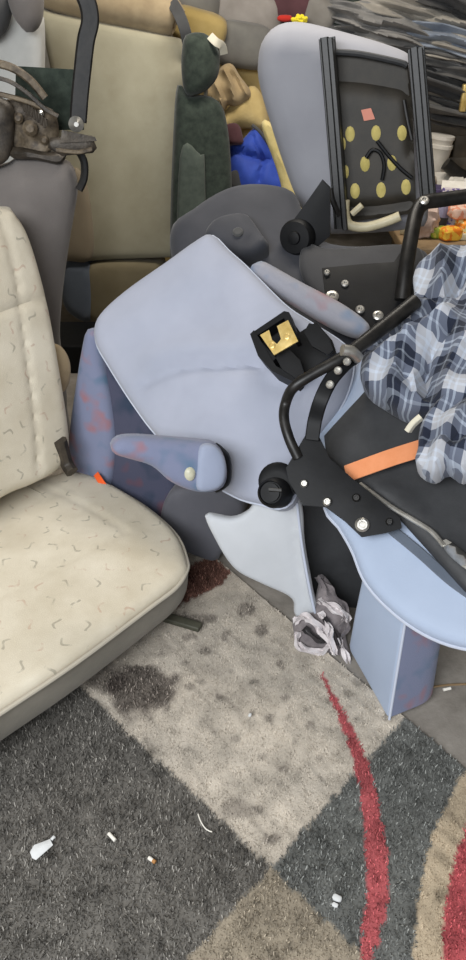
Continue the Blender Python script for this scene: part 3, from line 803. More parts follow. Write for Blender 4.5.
put('front_bar', [sweep([RR.at(*p) for p in [(345, 200), (345, 214), (350, 225), (366, 227), (385, 222), (400, 216)]], .0155, 10), sweep([RR.off(.02).at(*p) for p in [(352, 214), (362, 205)]], .010, 8)], M['cream_bar'], rear)
HB = Plane(pt(305, 225, 2.33), unit(RP.n+np.array([0, -.3, 0])))
put('hinge_bracket', pillow([(322, 180), (330, 188), (330, 236), (314, 250), (290, 252), (284, 236), (292, 222), (308, 200)], HB, T=.03, r=.004, bulge=0, res=.03, smooth=False), M['black'], rear)
hk = HB.off(.01).at(297, 237)
put('hinge_knob', lathe(hk, RP.n*.8+np.array([-.2, 0, 0]), [(.052, -.05), (.052, .01), (.046, .02), (.02, .022), (.018, .03), (.008, .032)], 26), M['black'], rear)
RB = plane3((262, 205, 2.55), (300, 300, 2.25), (390, 260, 2.35))
put('backrest', pillow([(170, 236), (195, 212), (220, 196), (245, 189), (275, 190), (296, 198), (308, 226), (322, 244), (350, 250), (420, 252), (440, 300), (440, 400), (380, 450), (300, 440), (230, 380), (185, 300)], RB, T=.18, r=.05, bulge=.03, res=.03), M['dark_seat'], rear)
RB2 = RB.off(.085)
put('backrest_cover', pillow([(305, 244), (330, 250), (405, 246), (425, 262), (420, 320), (370, 340), (320, 305), (300, 270)], RB2, T=.04, r=.018, bulge=.008, res=.025), M['dark_seat_low'], rear)
AR = RB.off(.11)
rar = put('armrest', pillow([(214, 222), (232, 216), (248, 217), (262, 236), (269, 246), (262, 253), (240, 260), (224, 252), (205, 238)], AR, T=.09, r=.022, bulge=.01, res=.014, disp=[ridge(AR, [(246, 220), (256, 236), (250, 248)], .016, -.008)]), M['dark_seat'], rear)
put('armrest_plug', lathe(AR.off(.03).at(238, 233), AR.n, [(.016, 0), (.016, .006), (.012, .01)], 16), M['dkgrey'], rar)
SP = RB.off(.155)
rsb = put('side_bracket', pillow([(322, 268), (362, 264), (394, 262), (402, 250), (414, 282), (414, 306), (396, 318), (374, 331), (350, 313), (326, 300)], SP, T=.012, r=.003, bulge=0, res=.03, smooth=False), M['black'], rear)
for (x, y, q) in ((332, 297, .019), (345, 284, .011), (360, 310, .013), (378, 316, .015), (327, 273, .009)):
    put('bolt', bolt(SP.off(.002).at(x, y), SP.n, q), M['steel'], rsb)
put('tube_frame', [sweep([SP.off(.02).at(402, 300), SP.off(.05).at(406, 268), SP.off(.06).at(411, 238), SP.off(.06).at(416, 214), SP.off(.06).at(424, 203), SP.off(.05).at(440, 200), SP.off(.04).at(470, 196)], .021, 12)], M['black_worn'], rear)
put('tube_bolt', bolt(SP.off(.083).at(424, 201), SP.n, .014), M['steel'], rear)
# red and blue strip: armrest of the rear seat lying along the front seat
AS = plane3((255, 272, 2.12), (300, 298, 1.98), (362, 330, 1.80))
ASn = Plane(AS.at(300, 298), (.1, -.8, .6))
put('armrest', pillow([(250, 269), (256, 263), (264, 262), (300, 282), (340, 303), (364, 320), (370, 330), (362, 337), (340, 330), (300, 307), (265, 284)], ASn, T=.06, r=.018, bulge=.012, res=.014), M['moq_pale'], rear)

# ------------------------------------------------------------------ front seat, folded open: pale backrest, hinge, flipped cushion
front = thing('folding_seat', 'large pale lilac grey folding van seat lying open in the centre', 'seat', (.1, 1.55, 0))
BP = plane3((275, 495, 1.55), (97, 335, 2.0), (213, 240, 2.1))
bo = [(213, 236), (230, 252), (248, 268), (285, 305), (310, 322), (345, 345), (354, 365), (345, 400), (320, 440), (302, 470), (294, 500), (280, 509), (262, 505), (235, 497), (195, 472), (157, 436), (130, 400), (108, 365), (97, 345), (96, 328), (105, 312), (130, 290), (170, 262), (198, 242)]
put('backrest', pillow(bo, BP, T=.10, r=.03, bulge=.028, res=.016, disp=[ridge(BP, [(150, 388), (185, 376), (235, 373), (275, 370)], .014, -.011), ridge(BP, [(160, 366), (200, 356), (250, 356)], .035, .010),
    ridge(BP, [(255, 365), (275, 385), (300, 390)], .03, -.012), ridge(BP, [(225, 330), (232, 300), (236, 275)], .03, -.006), ridge(BP, [(130, 330), (175, 300), (215, 280)], .05, .006), ridge(BP, [(200, 440), (240, 420), (290, 420)], .05, .006)], noise=.006, nscale=6), M['panel'], front)
put('piping', sweep(rim(bo, BP, .0, .02), .003, 8, closed=True, sm=0), M['pipe_white'], front)
# latch
LP = BP.off(.075)
def plate(o_, pl, T=.006, **k): return pillow(o_, pl, T=T, r=min(.002, T/2), bulge=0, res=.02, smooth=False, **k)
lb = put('latch_bracket', [plate([(251, 335), (286, 312), (300, 332), (316, 322), (332, 340), (336, 352), (318, 364), (298, 378), (280, 368), (262, 356)], LP.off(-.02), .02)], M['black'], front)
o = put('latch_plate', [plate([(260, 335), (269, 330), (272, 340), (277, 344), (281, 339), (277, 326), (288, 320), (298, 341), (274, 355)], LP.off(.088), .008)], M['brass'], lb)
o['label'] = 'zinc yellow latch plate'
put('latch_cheek', [plate([(250, 334), (254, 330), (276, 366), (298, 378), (294, 382), (272, 371), (258, 356)], LP.off(.04), .08)], M['black'], lb)
put('latch_cheek', [plate([(250, 334), (284, 311), (289, 312), (298, 338), (294, 340), (284, 318), (256, 336), (276, 358), (272, 362)], LP.off(.035), .05)], M['black'], lb)
put('latch_cheek', [plate([(276, 358), (280, 347), (290, 350), (300, 360), (304, 374), (297, 379), (282, 369)], LP.off(.055), .012)], M['black'], lb)
put('latch_cheek', [plate([(304, 332), (309, 323), (318, 325), (329, 338), (333, 350), (328, 355), (312, 346)], LP.off(.06), .012)], M['black'], lb)
for (x, y) in ((272, 346), (287, 337)):
    put('rivet', bolt(LP.off(.089).at(x, y), LP.n, .008, .004), M['brass'], lb)
# left armrest
AL = planeY(1.50, .35, R(14), 470)
larm = put('armrest', pillow([(111, 446), (118, 438), (135, 436), (165, 438), (200, 441), (216, 444), (224, 456), (227, 474), (222, 487), (208, 492), (190, 490), (170, 481), (152, 466), (130, 459), (115, 454)], AL, T=.075, r=.02, bulge=.012, res=.012), M['moq'], front)
o = put('armrest_end', pillow([(200, 447), (214, 445), (224, 457), (226, 474), (221, 486), (209, 491), (197, 489), (196, 470)], AL.off(.026), T=.03, r=.010, bulge=.004, res=.01), M['arm_end'], larm)
put('armrest_gap_shade', pillow([(214, 446), (226, 450), (231, 460), (231, 480), (224, 489), (214, 490)], AL.off(-.05), T=.03, r=.008, res=.012), M['black'], larm)  # black plate added for the shaded gap beside the armrest end
o['label'] = 'pale blue end cap'
put('armrest_plug', pillow(oval(190, 474, 5.5, 7), AL.off(.033), T=.012, r=.004, bulge=.002, res=.006), M['button'], larm)
# flipped cushion
CP = plane3((362, 524, 1.42), (466, 590, 1.24), (415, 300, 1.9))
co_ = [(325, 508), (338, 526), (352, 550), (366, 583), (395, 614), (430, 637), (468, 649), (520, 652), (575, 600), (570, 440), (520, 330), (460, 290), (415, 300), (375, 345), (338, 392), (312, 440)]
put('cushion', pillow(co_, CP, T=.055, r=.025, bulge=.0, res=.02), M['border'], front)
put('piping', sweep(rim(co_, CP, -.002, .02), .005, 8, closed=True, sm=0), M['pipe_white'], front)
CQ = CP.off(.045)
put('seat_pan', pillow([(324, 436), (346, 412), (372, 384), (420, 330), (470, 310), (556, 400), (560, 600), (500, 618), (464, 590), (400, 519), (355, 480), (326, 455)], CQ, T=.02, r=.006, bulge=0, res=.024, smooth=False,
    disp=[ridge(CQ, [(372, 486), (410, 515), (466, 578)], .03, .012)]), M['tray'], front)
o = put('seam_groove', sweep([CP.off(.03).at(*p) for p in [(392, 530), (420, 553), (448, 578), (470, 594)]], 1, prof=rectp(.022, .012), nrm=CP.n), M['blue_grey'], front)
CQ2 = CQ.off(.02)
o = put('release_lever', [sweep([CQ2.off(.012).at(*p) for p in [(360, 484), (390, 506), (415, 521), (432, 532), (444, 546)]], .006, 8),
    pillow([(441, 541), (448, 540), (470, 558), (470, 570), (463, 567), (447, 553)], CQ2.off(.014), T=.01, r=.004, res=.014)], M['steel'], front)
o['label'] = 'bare steel lever'
# side bracket, hinge, tubes
SB = plane3((300, 470, 1.47), (362, 528, 1.36), (318, 440, 1.52))
SBn = Plane(pt(330, 490, 1.40), unit([-.1, -.72, .68]))
fsb = put('side_bracket', pillow([(312, 424), (321, 440), (330, 459), (352, 478), (384, 504), (400, 518), (402, 528), (386, 533), (362, 537), (345, 521), (326, 507), (303, 505), (289, 482), (286, 468)], SBn, T=.016, r=.003, bulge=0, res=.03, smooth=False), M['black'], front)
for (x, y, q, mm) in ((304, 484, .009, 'steel'), (327, 502, .010, 'steel'), (362, 525, .016, 'steel'), (356, 498, .009, 'black_worn'), (389, 522, .008, 'black_worn')):
    put('bolt', bolt(SBn.off(.003).at(x, y), SBn.n, q, .01), M[mm], fsb)
put('hinge_ring', lathe(SBn.off(-.02).at(278, 482), SBn.n, [(.044, -.03), (.044, .012), (.036, .018), (.02, .018)], 26), M['black'], front)
kc = SBn.off(-.005).at(276, 493)
fk = put('hinge_knob', lathe(kc, SBn.n+np.array([-.25, 0, -.15]), [(.034, -.02), (.035, .012), (.032, .034), (.026, .04), (.024, .036), (.022, .036), (.021, .041), (.004, .042)], 28), M['black'], front)
put('knob_bar', sweep([kc+SBn.n*.042+SBn.u*-.014, kc+SBn.n*.042+SBn.u*.014], 1, sm=0, prof=rectp(.008, .01), nrm=SBn.n), M['black_worn'], fk)
put('tube_frame', sweep([SBn.off(.0).at(298, 458), SBn.off(.01).at(289, 438), SBn.off(.01).at(284, 418), SBn.off(.01).at(286, 402), pt(294, 387, 1.53), pt(315, 373, 1.54), pt(345, 356, 1.56), pt(380, 330, 1.61), pt(416, 301, 1.67)], [.012]*4+[.0125]*2+[.0145, .017, .017], 14), M['black_worn'], front)
put('tube_sleeve', sweep([pt(342, 350, 1.545), pt(352, 352, 1.55), pt(358, 358, 1.56)], .013, 10), M['steel'], front)
fha = put('hinge_arm', [sweep([SBn.off(.012).at(312, 440), SBn.off(.02).at(315, 420), pt(321, 400, 1.50), pt(331, 380, 1.53), pt(345, 364, 1.56), pt(356, 356, 1.59)], 1, prof=rectp(.032, .012), nrm=SBn.n)], M['black'], front)
for (x, y, Y) in ((330, 385, 1.495), (338, 371, 1.52), (347, 362, 1.535)):
    put('arm_bolt', bolt(pt(x, y, Y), SBn.n, .009, .008), M['steel'], fha)
# flap hanging to the floor
FL = Plane(pt(300, 560, 1.53), unit([-.12, -.96, .22]))
fo = [(205, 516), (214, 515), (232, 518), (248, 511), (258, 498), (275, 492), (300, 500), (305, 545), (313, 590), (317, 613), (300, 618), (294, 612), (291, 597), (262, 583), (240, 572), (228, 560), (216, 540)]
put('side_flap', pillow(fo, FL, T=.035, r=.012, bulge=.006, res=.014, disp=[ridge(FL, [(297, 505), (303, 550), (311, 612)], .006, .006), ridge(FL, [(291, 505), (297, 550), (304, 612)], .006, -.004)]), M['flap'], front)
put('piping', sweep([FL.off(.016).at(*p) for p in [(297, 503), (302, 545), (309, 585), (315, 613)]], .0035, 8), M['pipe_white'], front)

# dark sheet added for the shade in the gap between flap and cushion
put('gap_shade_sheet', pillow([(296, 470), (390, 500), (390, 640), (340, 625), (296, 600)], Plane(pt(330, 560, 1.62), unit([-.1, -.95, .15])), T=.03, r=.006, bulge=0, res=.03, smooth=False), M['tray'], front)

# upright section standing on the rug below the cushion
def corners(P, rads, k=1.0):
    """closed outline of four corners, each rounded by its own radius"""
    out = []; cen = sum(P)/4
    for i in range(4):
        p0, p1, p2 = P[i-1], P[i], P[(i+1) % 4]; r_ = rads[i]
        e1 = unit(p0-p1); e2 = unit(p2-p1)
        for t in np.linspace(0, 1, 9): out.append(cen+(p1+e1*r_*(1-t)**2+e2*r_*t**2-cen)*k)
    return out
A_, B_, D_ = ptz(347, 646, .012), ptz(388, 719, .012), ptz(440, 698, .012)
A1, B1_, D1 = np.array([.318, 1.452, .25]), np.array([.391, 1.275, .25]), np.array([.525, 1.335, .25])
Q0 = [A_, B_, D_, A_+D_-B_]; Q1 = [A1, B1_, D1, A1+D1-B1_]; rd = [.02, .012, .07, .03]
lerp = lambda t: [q0+(q1-q0)*t for q0, q1 in zip(Q0, Q1)]
ub = thing('upholstered_section', 'pale blue upholstered seat section with violet patterned side standing under the flipped cushion', 'seat part', (A_+B_+D_)/3*np.array([1, 1, 0]))
put('body', loft([corners(lerp(0), rd, .97), corners(lerp(.05), rd), corners(lerp(.5), rd, 1.01), corners(lerp(.92), rd), corners(lerp(1), rd, .95)]), M['border'], ub)
def strip(t, k): return np.array(corners(lerp(t), rd, k))[14:27]
G0 = [strip(t, 1.035) for t in (.03, .25, .5, .75, .95)]; G1 = [strip(t, .99) for t in (.03, .25, .5, .75, .95)]
ns_ = len(G0[0]); Vp = np.vstack(G0+G1); fp_ = []
for j in range(4):
    for i in range(ns_-1):
        q = j*ns_+i; fp_.append((q, q+1, q+ns_+1, q+ns_)); q += 5*ns_; fp_.append((q+ns_, q+ns_+1, q+1, q))
for i in range(ns_-1):
    for j, fl in ((0, 1), (4, 0)):
        q = j*ns_+i; fp_.append((q, q+5*ns_, q+1+5*ns_, q+1) if fl else (q+1, q+1+5*ns_, q+5*ns_, q))
for j in range(4):
    for i in (0, ns_-1):
        q = j*ns_+i; fp_.append((q, q+ns_, q+6*ns_, q+5*ns_))
put('patterned_panel', (Vp, fp_, np.stack([Vp[:, 0], Vp[:, 2]], -1)), M['moq'], ub)
put('piping', sweep([strip(t, 1.035)[0] for t in (.0, .25, .5, .75, 1)], .0035, 8), M['pipe_white'], ub)

# violet patterned section left of the big backrest
VS = Plane(pt(95, 430, 1.98), unit([-.35, -.9, .22]))
vs = thing('upholstered_section', 'violet blue patterned seat section standing between the cream seat and the big backrest', 'seat part', pt(110, 470, 2.0)*np.array([1, 1, 0]))
put('side_panel', pillow([(86, 334), (92, 330), (99, 334), (104, 360), (112, 400), (116, 440), (112, 482), (100, 500), (73, 520), (70, 470), (71, 430), (77, 385)], VS, T=.08, r=.02, bulge=.012, res=.016), M['moq'], vs)
put('patterned_face', pillow([(98, 345), (108, 360), (140, 405), (170, 440), (178, 490), (170, 530), (150, 545), (84, 530), (104, 500), (112, 440)], VS.off(-.02), T=.09, r=.02, bulge=.01, res=.018), M['moq_shade'], vs)
ot = put('orange_strap', sweep([pt(96, 474, 1.90), pt(100, 480, 1.88), pt(105, 488, 1.865), pt(108, 499, 1.86)], 1, prof=rectp(.018, .004), nrm=(0.2, -1, .2)), M['orange_red'])
ot.name = 'strap'; tag(ot, 'short bright orange strap end poking up behind the cream seat cushion', 'strap')
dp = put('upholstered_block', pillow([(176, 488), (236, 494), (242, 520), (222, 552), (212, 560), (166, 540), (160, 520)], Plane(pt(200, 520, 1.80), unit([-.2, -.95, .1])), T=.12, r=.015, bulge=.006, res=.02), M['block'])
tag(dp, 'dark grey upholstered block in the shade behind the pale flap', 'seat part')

# ------------------------------------------------------------------ orange strap, plaid shirt, rag
OS = CQ2.off(.008)
os_ = put('strap', sweep([OS.at(346, 474), OS.off(.012).at(365, 467), OS.off(.018).at(390, 458), OS.off(.02).at(415, 450), OS.off(.01).at(440, 442)], 1, prof=rectp(.042, .004), nrm=CQ.n), M['orange'])
tag(os_, 'wide pale orange strap across the black pan below the plaid shirt', 'strap')
shirt = thing('shirt', 'crumpled navy and white plaid flannel shirt thrown over the front seat', 'shirt', CQ.at(430, 390))
H1 = CQ.off(.075)
def folds(pl, L): return [ridge(pl, p, w_, h) for p, w_, h in L]
put('body', pillow([(413, 278), (420, 264), (440, 252), (466, 248), (520, 250), (560, 330), (540, 450), (470, 470), (452, 440), (432, 415), (405, 412), (380, 398), (366, 388), (360, 374), (366, 352), (384, 330), (404, 308), (414, 296)], H1, T=.11, r=.03, bulge=.05, res=.013,
    disp=folds(H1, [([(415, 290), (430, 305), (450, 300), (466, 280)], .013, -.05), ([(372, 352), (398, 340), (425, 330), (440, 312)], .014, -.055), ([(366, 380), (385, 360), (410, 352)], .014, .03),
        ([(392, 398), (400, 372), (420, 345), (445, 330)], .016, .035), ([(430, 405), (425, 385), (432, 360), (450, 345)], .011, -.05), ([(445, 410), (450, 380), (466, 360)], .016, .035), ([(440, 262), (444, 285), (440, 310)], .014, .03), ([(466, 250), (458, 300), (470, 340)], .02, -.03), ([(405, 410), (412, 395), (404, 380)], .009, -.02)]), noise=.05, nscale=10), M['plaid'], shirt)
H2 = CQ.off(.125)
put('sleeve', pillow([(418, 448), (420, 428), (432, 408), (448, 392), (466, 378), (500, 372), (500, 440), (466, 474), (448, 466), (436, 474), (422, 470), (415, 460)], H2, T=.10, r=.025, bulge=.03, res=.012,
    disp=folds(H2, [([(424, 466), (428, 440), (444, 415), (466, 400)], .012, -.03), ([(440, 466), (446, 440), (466, 420)], .012, .03), ([(434, 440), (452, 446), (466, 440)], .012, -.025)]), noise=.02, nscale=14), M['plaid'], shirt)
cf = put('collar_tag', sweep([H2.off(.0).at(408, 431), H2.off(.01).at(413, 424), H2.off(.015).at(421, 417)], 1, prof=rectp(.012, .018), nrm=CQ.n), M['white_cloth'], shirt)
cf['label'] = 'white folded edge'
RG = Plane(pt(318, 630, 1.46), unit([-.05, -.8, .6]))
rag_o = [(293, 622), (300, 614), (312, 608), (318, 590), (322, 575), (332, 585), (340, 602), (349, 610), (346, 630), (348, 645), (356, 660), (361, 672), (354, 678), (346, 668), (338, 660), (328, 654), (308, 652), (296, 646), (294, 634)]
rg_ = thing('rag', 'twisted grey and white rag on the rug between the pale flap and blue section', 'rag', RG.at(322, 655)*np.array([1, 1, 0])+np.array([0, 0, .012]))
put('crumple', pillow(rag_o, RG, T=.06, r=.015, bulge=.01, res=.008, noise=.015, nscale=25), M['rag_grey'], rg_)
def ribbon(name, pts, w_, m, tw=0.0, h0=.02):
    P = crom(np.array([RG.off(h0+hh).at(x, y) for x, y, hh in pts]), 6)
    tg = np.gradient(P, axis=0); tg /= np.linalg.norm(tg, axis=1, keepdims=True)
    V = []; n_ = len(P); k_ = 9
    for i in range(n_):
        side_ = unit(np.cross(RG.n, tg[i])); a_ = tw*math.sin(i*.45+w_*90)
        d_ = side_*math.cos(a_)+RG.n*math.sin(a_); nn_ = unit(np.cross(tg[i], d_))
        ww = w_*(.75+.35*math.sin(i*.8+w_*50))*(1 if 1 < i < n_-2 else .6)
        for q in range(k_):
            s = q/(k_-1)-.5
            V.append(P[i]+d_*s*ww+nn_*.007*math.sin(s*9+i*.5))
    V = np.array(V); nn = len(V); V2 = V-RG.n*.003; Fr = []
    for i in range(n_-1):
        for q in range(k_-1):
            a0 = i*k_+q; Fr += [(a0, a0+1, a0+k_+1, a0+k_), (nn+a0+k_, nn+a0+k_+1, nn+a0+1, nn+a0)]
    loop = list(range(k_))+[i*k_+k_-1 for i in range(1, n_)]+[(n_-1)*k_+q for q in range(k_-2, -1, -1)]+[i*k_ for i in range(n_-2, 0, -1)]
    for a0, b0 in zip(loop, loop[1:]+loop[:1]): Fr.append((b0, a0, a0+nn, b0+nn))
    V = np.vstack([V, V2])
    return put(name, (V, Fr, V[:, :2].copy()), m, rg_)
ribbon('fold', [(318, 576, 0), (326, 588, .01), (336, 600, .01), (345, 612, .02), (344, 628, .01), (340, 640, 0)], .030, M['rag_grey'], .7)
ribbon('fold', [(319, 600, 0), (330, 606, .02), (344, 614, .03), (347, 622, .01)], .026, M['rag_white'], .5)
ribbon('fold', [(294, 622, 0), (303, 617, .02), (314, 622, .03), (324, 634, .02), (334, 650, .02)], .024, M['rag_white'], .8)
ribbon('fold', [(298, 632, .01), (297, 644, .01), (308, 650, .02), (322, 652, .02), (330, 644, .02)], .020, M['rag_white'], .6)
ribbon('fold', [(304, 628, .015), (316, 638, .02), (326, 640, .01)], .022, M['rag_black'], .5)
ribbon('fold', [(320, 612, .01), (328, 626, .02), (331, 640, .03), (335, 655, .02)], .020, M['rag_white'], .9)
ribbon('fold', [(324, 618, .02), (334, 632, .015), (341, 648, .015)], .016, M['rag_black'], .6)
ribbon('fold', [(338, 638, .01), (344, 652, .02), (350, 664, .015), (358, 674, .005)], .018, M['rag_white'], .7)

# ------------------------------------------------------------------ bench with clutter at the right, stacked covers behind
zt_ = .60
tb = thing('workbench', 'low brown board bench at the right carrying the clutter and stacked covers', 'bench', (1.15, 3.6, 0))
put('top', rbox((1.33, 3.78, zt_-.02), (1.36, 1.76, .04), None, .006), M['wood'], tb)
for x in (.98, 1.95):
    for y in (3.0, 4.55): put('leg', rbox((x, y, (zt_-.04)/2), (.07, .07, zt_-.04), None, .006), M['wood'], tb)
def on(px, py): return ptz(px, py, zt_)
def item(name, geo, m, label, cat, group=None): return tag(put(name, geo, m), label, cat, group)
p = on(408, 240)+np.array([.06, .05, 0])
item('wood_strip', rbox(p+np.array([.05, 0, .014]), (.26, .05, .026), basis(R(-18)), .004), M['cream_bar'], 'cream painted strip lying at the left edge of the clutter', 'strip')
p = on(424, 240)
item('plastic_bag', blob(p+np.array([.0, .05, .055]), (.06, .05, .055), None, .7, .35, (3, 3, 3), 11), M['pinkish'], 'crumpled pinkish plastic bag beside the tin behind the black tube', 'bag')
p = on(438, 236)+np.array([0, .06, 0])
can = thing('tin', 'pale violet tin standing just right of the black tube', 'tin', p)
put('can_body', lathe(p, (.16, 0, 1), [(.034, .0), (.036, .006), (.036, .115), (.033, .12)], 20), M['violet_can'], can)
put('lid', lathe(p+np.array([.0195, 0, .12]), (.16, 0, 1), [(.034, 0), (.034, .012), (.03, .015)], 20), M['white_plastic'], can)
put('label_band', lathe(p+np.array([.005, 0, .035]), (.16, 0, 1), [(.0366, 0), (.0366, .03)], 20), M['dkgrey'], can)
def printed(name, base, ink, s=60, thr=.56):
    m, t, b = new_mat(name); co = t.nodes.new('ShaderNodeTexCoord').outputs['Object']
    nz = N(t, tex_noise(t, co, s, 2).outputs[0])
    finish(t, b, mixc(t, nz.gt(thr), lin(base), lin(ink)), .5, co, 0); return m
pbx = thing('printed_box', 'whitish carton with violet print, right of the tin', 'box', on(458, 232)+np.array([.0, .08, 0]))
pc = on(458, 232)+np.array([.0, .08, 0])
put('carton', rbox(pc+np.array([0, 0, .075]), (.13, .07, .15), basis(R(-14), R(-8)), .004), printed('white carton with violet marks', (206, 196, 200), (108, 92, 150)), pbx)
put('flap', rbox(pc+np.array([0, .02, .155]), (.13, .07, .004), basis(R(-14), R(14)), .001), M['white_plastic'], pbx)
for (px, py, c1, c2, lab, sz, rz) in ((452, 243, (232, 130, 40), (240, 190, 70), 'orange and yellow packet at the front of the clutter', (.085, .06, .05), 20), (440, 241, (150, 170, 60), (206, 200, 90), 'yellow green packet left of the orange packet', (.06, .05, .045), -15), (466, 240, (240, 150, 50), (236, 220, 150), 'orange and cream packet at the right picture edge', (.07, .07, .07), 30), (462, 226, (226, 150, 120), (236, 200, 180), 'pinkish printed packet on top of the orange packets', (.10, .07, .05), 12)):
    q = on(px, py)+np.array([0, .04, sz[2]/2+(.07 if py == 226 else 0)])
    if py == 226: q = on(466, 240)+np.array([-.02, .05, .07+sz[2]/2])
    item('packet', blob(q, (sz[0]/2, sz[1]/2, sz[2]/2), basis(R(rz)), .45, .15, (2, 2, 2), px), printed('packet print %d' % px, c1, c2, 40, .5), lab, 'packet', 'printed packets on the bench')
q = on(441, 196)
item('book', rbox(q+np.array([0, 0, .02]), (.15, .10, .038), basis(R(-20)), .003), hard('dark violet book cover', (70, 60, 100), (84, 74, 116)), 'dark violet book lying below the white dish', 'book')
q = on(458, 194)
item('crumpled_paper', blob(q+np.array([0, 0, .035]), (.055, .04, .035), None, .8, .45, (3, 3, 3), 5), M['white_plastic'], 'crumpled white paper at the right, next to the violet book', 'paper')
q = on(428, 190)
item('clod', blob(q+np.array([0, 0, .035]), (.035, .03, .035), None, .8, .35, (3, 3, 3), 6), M['dust_pink'], 'small brownish pink lump left of the violet book', 'lump')
q = on(446, 184)
item('dish', lathe(q+np.array([0, 0, 0]), (0, -.1, 1), [(.05, .0), (.06, .004), (.10, .022), (.103, .025), (.098, .026), (.06, .010), (.0, .008)], 28), M['white_plastic'], 'white dish below the stack of white cups', 'dish')
q = on(437, 180)+np.array([0, .10, 0])
item('paper_cup', [lathe(q, (.1, 0, 1), [(.050, 0), (.055, .05), (.062, .13), (.066, .135), (.066, .15), (.058, .152), (.055, .145)], 24), lathe(q+np.array([.012, 0, .13]), (.1, 0, 1), [(.055, .0), (.062, .04), (.066, .045), (.066, .06), (.056, .062)], 24)], M['white_plastic'], 'stack of white cups beside the right slide rail', 'cup')
q = on(462, 186)+np.array([.02, .06, .03])
item('dark_pipe', sweep([q+np.array([-.10, 0, .06]), q, q+np.array([.14, .02, -.01])], .03, 12), M['black_worn'], 'dark grey pipe lying at the right behind the crumpled paper', 'pipe')
cr = thing('crate', 'dark brown plastic crate with slots under the stacked covers', 'crate', (1.20, 4.35, zt_))
cm = hard('dark brown plastic', (70, 64, 54), (88, 80, 68), .55)
cx0, cx1, cz0, cz1, cy = .78, 1.85, zt_, zt_+.27, 4.20
Vw = [rbox(((cx0+cx1)/2, cy, cz0+.035), (cx1-cx0, .03, .07), None, .006), rbox(((cx0+cx1)/2, cy, cz1-.05), (cx1-cx0, .03, .10), None, .006)]
k = 0
xx = cx0
while xx < cx1:
    Vw.append(rbox((xx+.035, cy, (cz0+cz1)/2), (.07, .026, .2), None, .006)); xx += .115
put('slotted_wall', Vw, cm, cr)
put('crate_base', rbox(((cx0+cx1)/2, cy+.24, zt_+.012), (cx1-cx0, .46, .024), None, .004), cm, cr)
put('back_wall', rbox(((cx0+cx1)/2, cy+.46, (cz0+cz1)/2), (cx1-cx0, .03, .27), None, .006), cm, cr)
CG = 'stacked folded seat covers at the back right'
rows = [(400, 8, 1.0, 3, 'light grey folded cover at the top left of the cover stack'), (450, 3, .8, 0, 'black folded cover at the very top right of the cover stack'),
    (385, 22, 1.0, 2, 'grey folded cover, left end, second row of the cover stack'), (440, 20, 1.0, 3, 'pale stone grey cover in the upper right of the cover stack'), (400, 37, 1.1, 2, 'long grey cover running behind the top of the flipped seat'),
    (445, 38, 1.0, 4, 'blue grey folded cover right of the flipped seat, third row'), (375, 32, .7, 1, 'charcoal cover end peeking out above the flipped seat'), (430, 54, 1.0, 1, 'charcoal cover, fourth row of the stack beside the right slide rail'), (464, 54, .9, 3, 'stone grey cover at the right edge, fourth row of the stack'),
    (438, 70, 1.0, 2, 'grey wrinkled cover halfway down the stack beside the slide rail'), (468, 72, .8, 1, 'charcoal cover halfway down the stack at the picture edge'), (440, 86, 1.0, 0, 'black cover in the lower half of the cover stack'), (440, 98, 1.0, 3, 'stone beige cover second from the bottom of the cover stack'), (445, 109, 1.1, 1, 'charcoal cover at the bottom of the stack lying on the crate')]
for i, (px, py, k, ci, lab) in enumerate(rows):
    c = pt(px, py, 4.36-(i % 3)*.03)
    o = put('folded_seat_cover', blob(c, (.34*k, .22, .066), basis(R(rng.uniform(-8, 8)), 0, R(14+rng.uniform(-4, 4))), .8, .32, (1.5, 2.4, 2.4), i+20, 120, 44, .12, 11, .0 if i > 10 else .03), M['cov'][ci])
    tag(o, lab, 'seat cover', CG)
yt = put('strap_buckle', rbox(pt(464, 98, 4.08), (.03, .03, .12), None, .006), M['brass'])
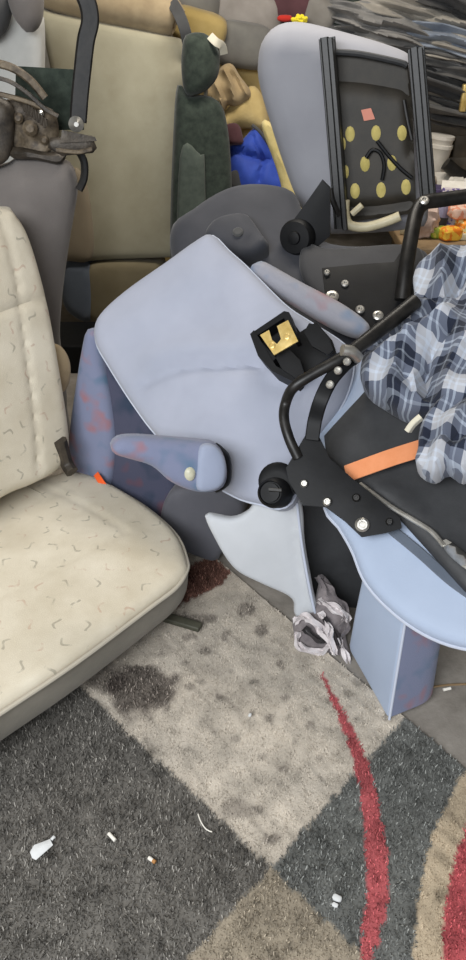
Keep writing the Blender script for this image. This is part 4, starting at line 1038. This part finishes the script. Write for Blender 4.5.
yt.name = 'yellow_tag'; tag(yt, 'yellow brass tag hanging in the cover stack at the right edge', 'tag')

# ------------------------------------------------------------------ litter on the rug
zr = .019
sc_ = ptz(42, 850, zr)
tag(put('paper_scrap', pillow([(30, 852), (34, 845), (50, 839), (53, 845), (44, 853), (36, 860), (32, 858)], Plane(ptz(42, 850, zr), (.05, -.1, 1)), T=.002, r=.0008, bulge=.003, res=.008, smooth=False, noise=.004, nscale=60), M['paper']), 'torn translucent white scrap on the dark rug, far left', 'paper scrap')
def butt(px, py, rz, L, lab, tan=False):
    c = ptz(px, py, zr+.001); d = np.array([math.cos(rz), math.sin(rz), 0])
    t = thing('cigarette_butt', lab, 'cigarette butt', c, 'cigarette butts on the rug')
    put('paper_tube', lathe(c-d*L/2, d, [(.0036, 0), (.004, .001), (.0038, L*.6)], 10), M['filter'], t)
    put('tip', lathe(c-d*L/2+d*L*.6, d, [(.004, 0), (.004, L*.38), (.003, L*.4)], 10), M['filter_tan'] if tan else M['filter'], t)
butt(112, 837, R(-45), .022, 'white cigarette butt in the middle of the dark grey square')
butt(152, 860, R(-35), .018, 'short cigarette butt right of the other one on the dark grey square', True)
butt(447, 689, R(15), .02, 'pale cigarette butt on the floor beside the blue upholstered section')
tag(put('thread', sweep([ptz(*p, zr+.002) for p in [(198, 814), (201, 822), (206, 829), (212, 832)]], .0013, 6), M['filter']), 'curved white thread near the edge of the dark grey square', 'thread')
for (px, py, s, lab) in ((337, 898, .009, 'larger of two white chips on the slate square by the red arc'), (335, 905, .006, 'smaller of two white chips on the slate square by the red arc'), (53, 838, .005, 'tiny white crumb at the tip of the torn scrap'), (250, 715, .005, 'white crumb on the beige band, lower right of the dark stain')):
    tag(put('chip', blob(ptz(px, py, zr+s*.3), (s, s*.7, s*.4), basis(R(px)), .6, .3, (2, 2, 2), px, 10, 6), M['paper']), lab, 'chip', 'white chips on the rug')
tw = put('twig', sweep([ptz(432, 687, .004), ptz(448, 685, .005), ptz(470, 684, .004)], .003, 6), M['wood'])
tag(tw, 'thin brown twig on the bare floor at the right edge', 'twig')
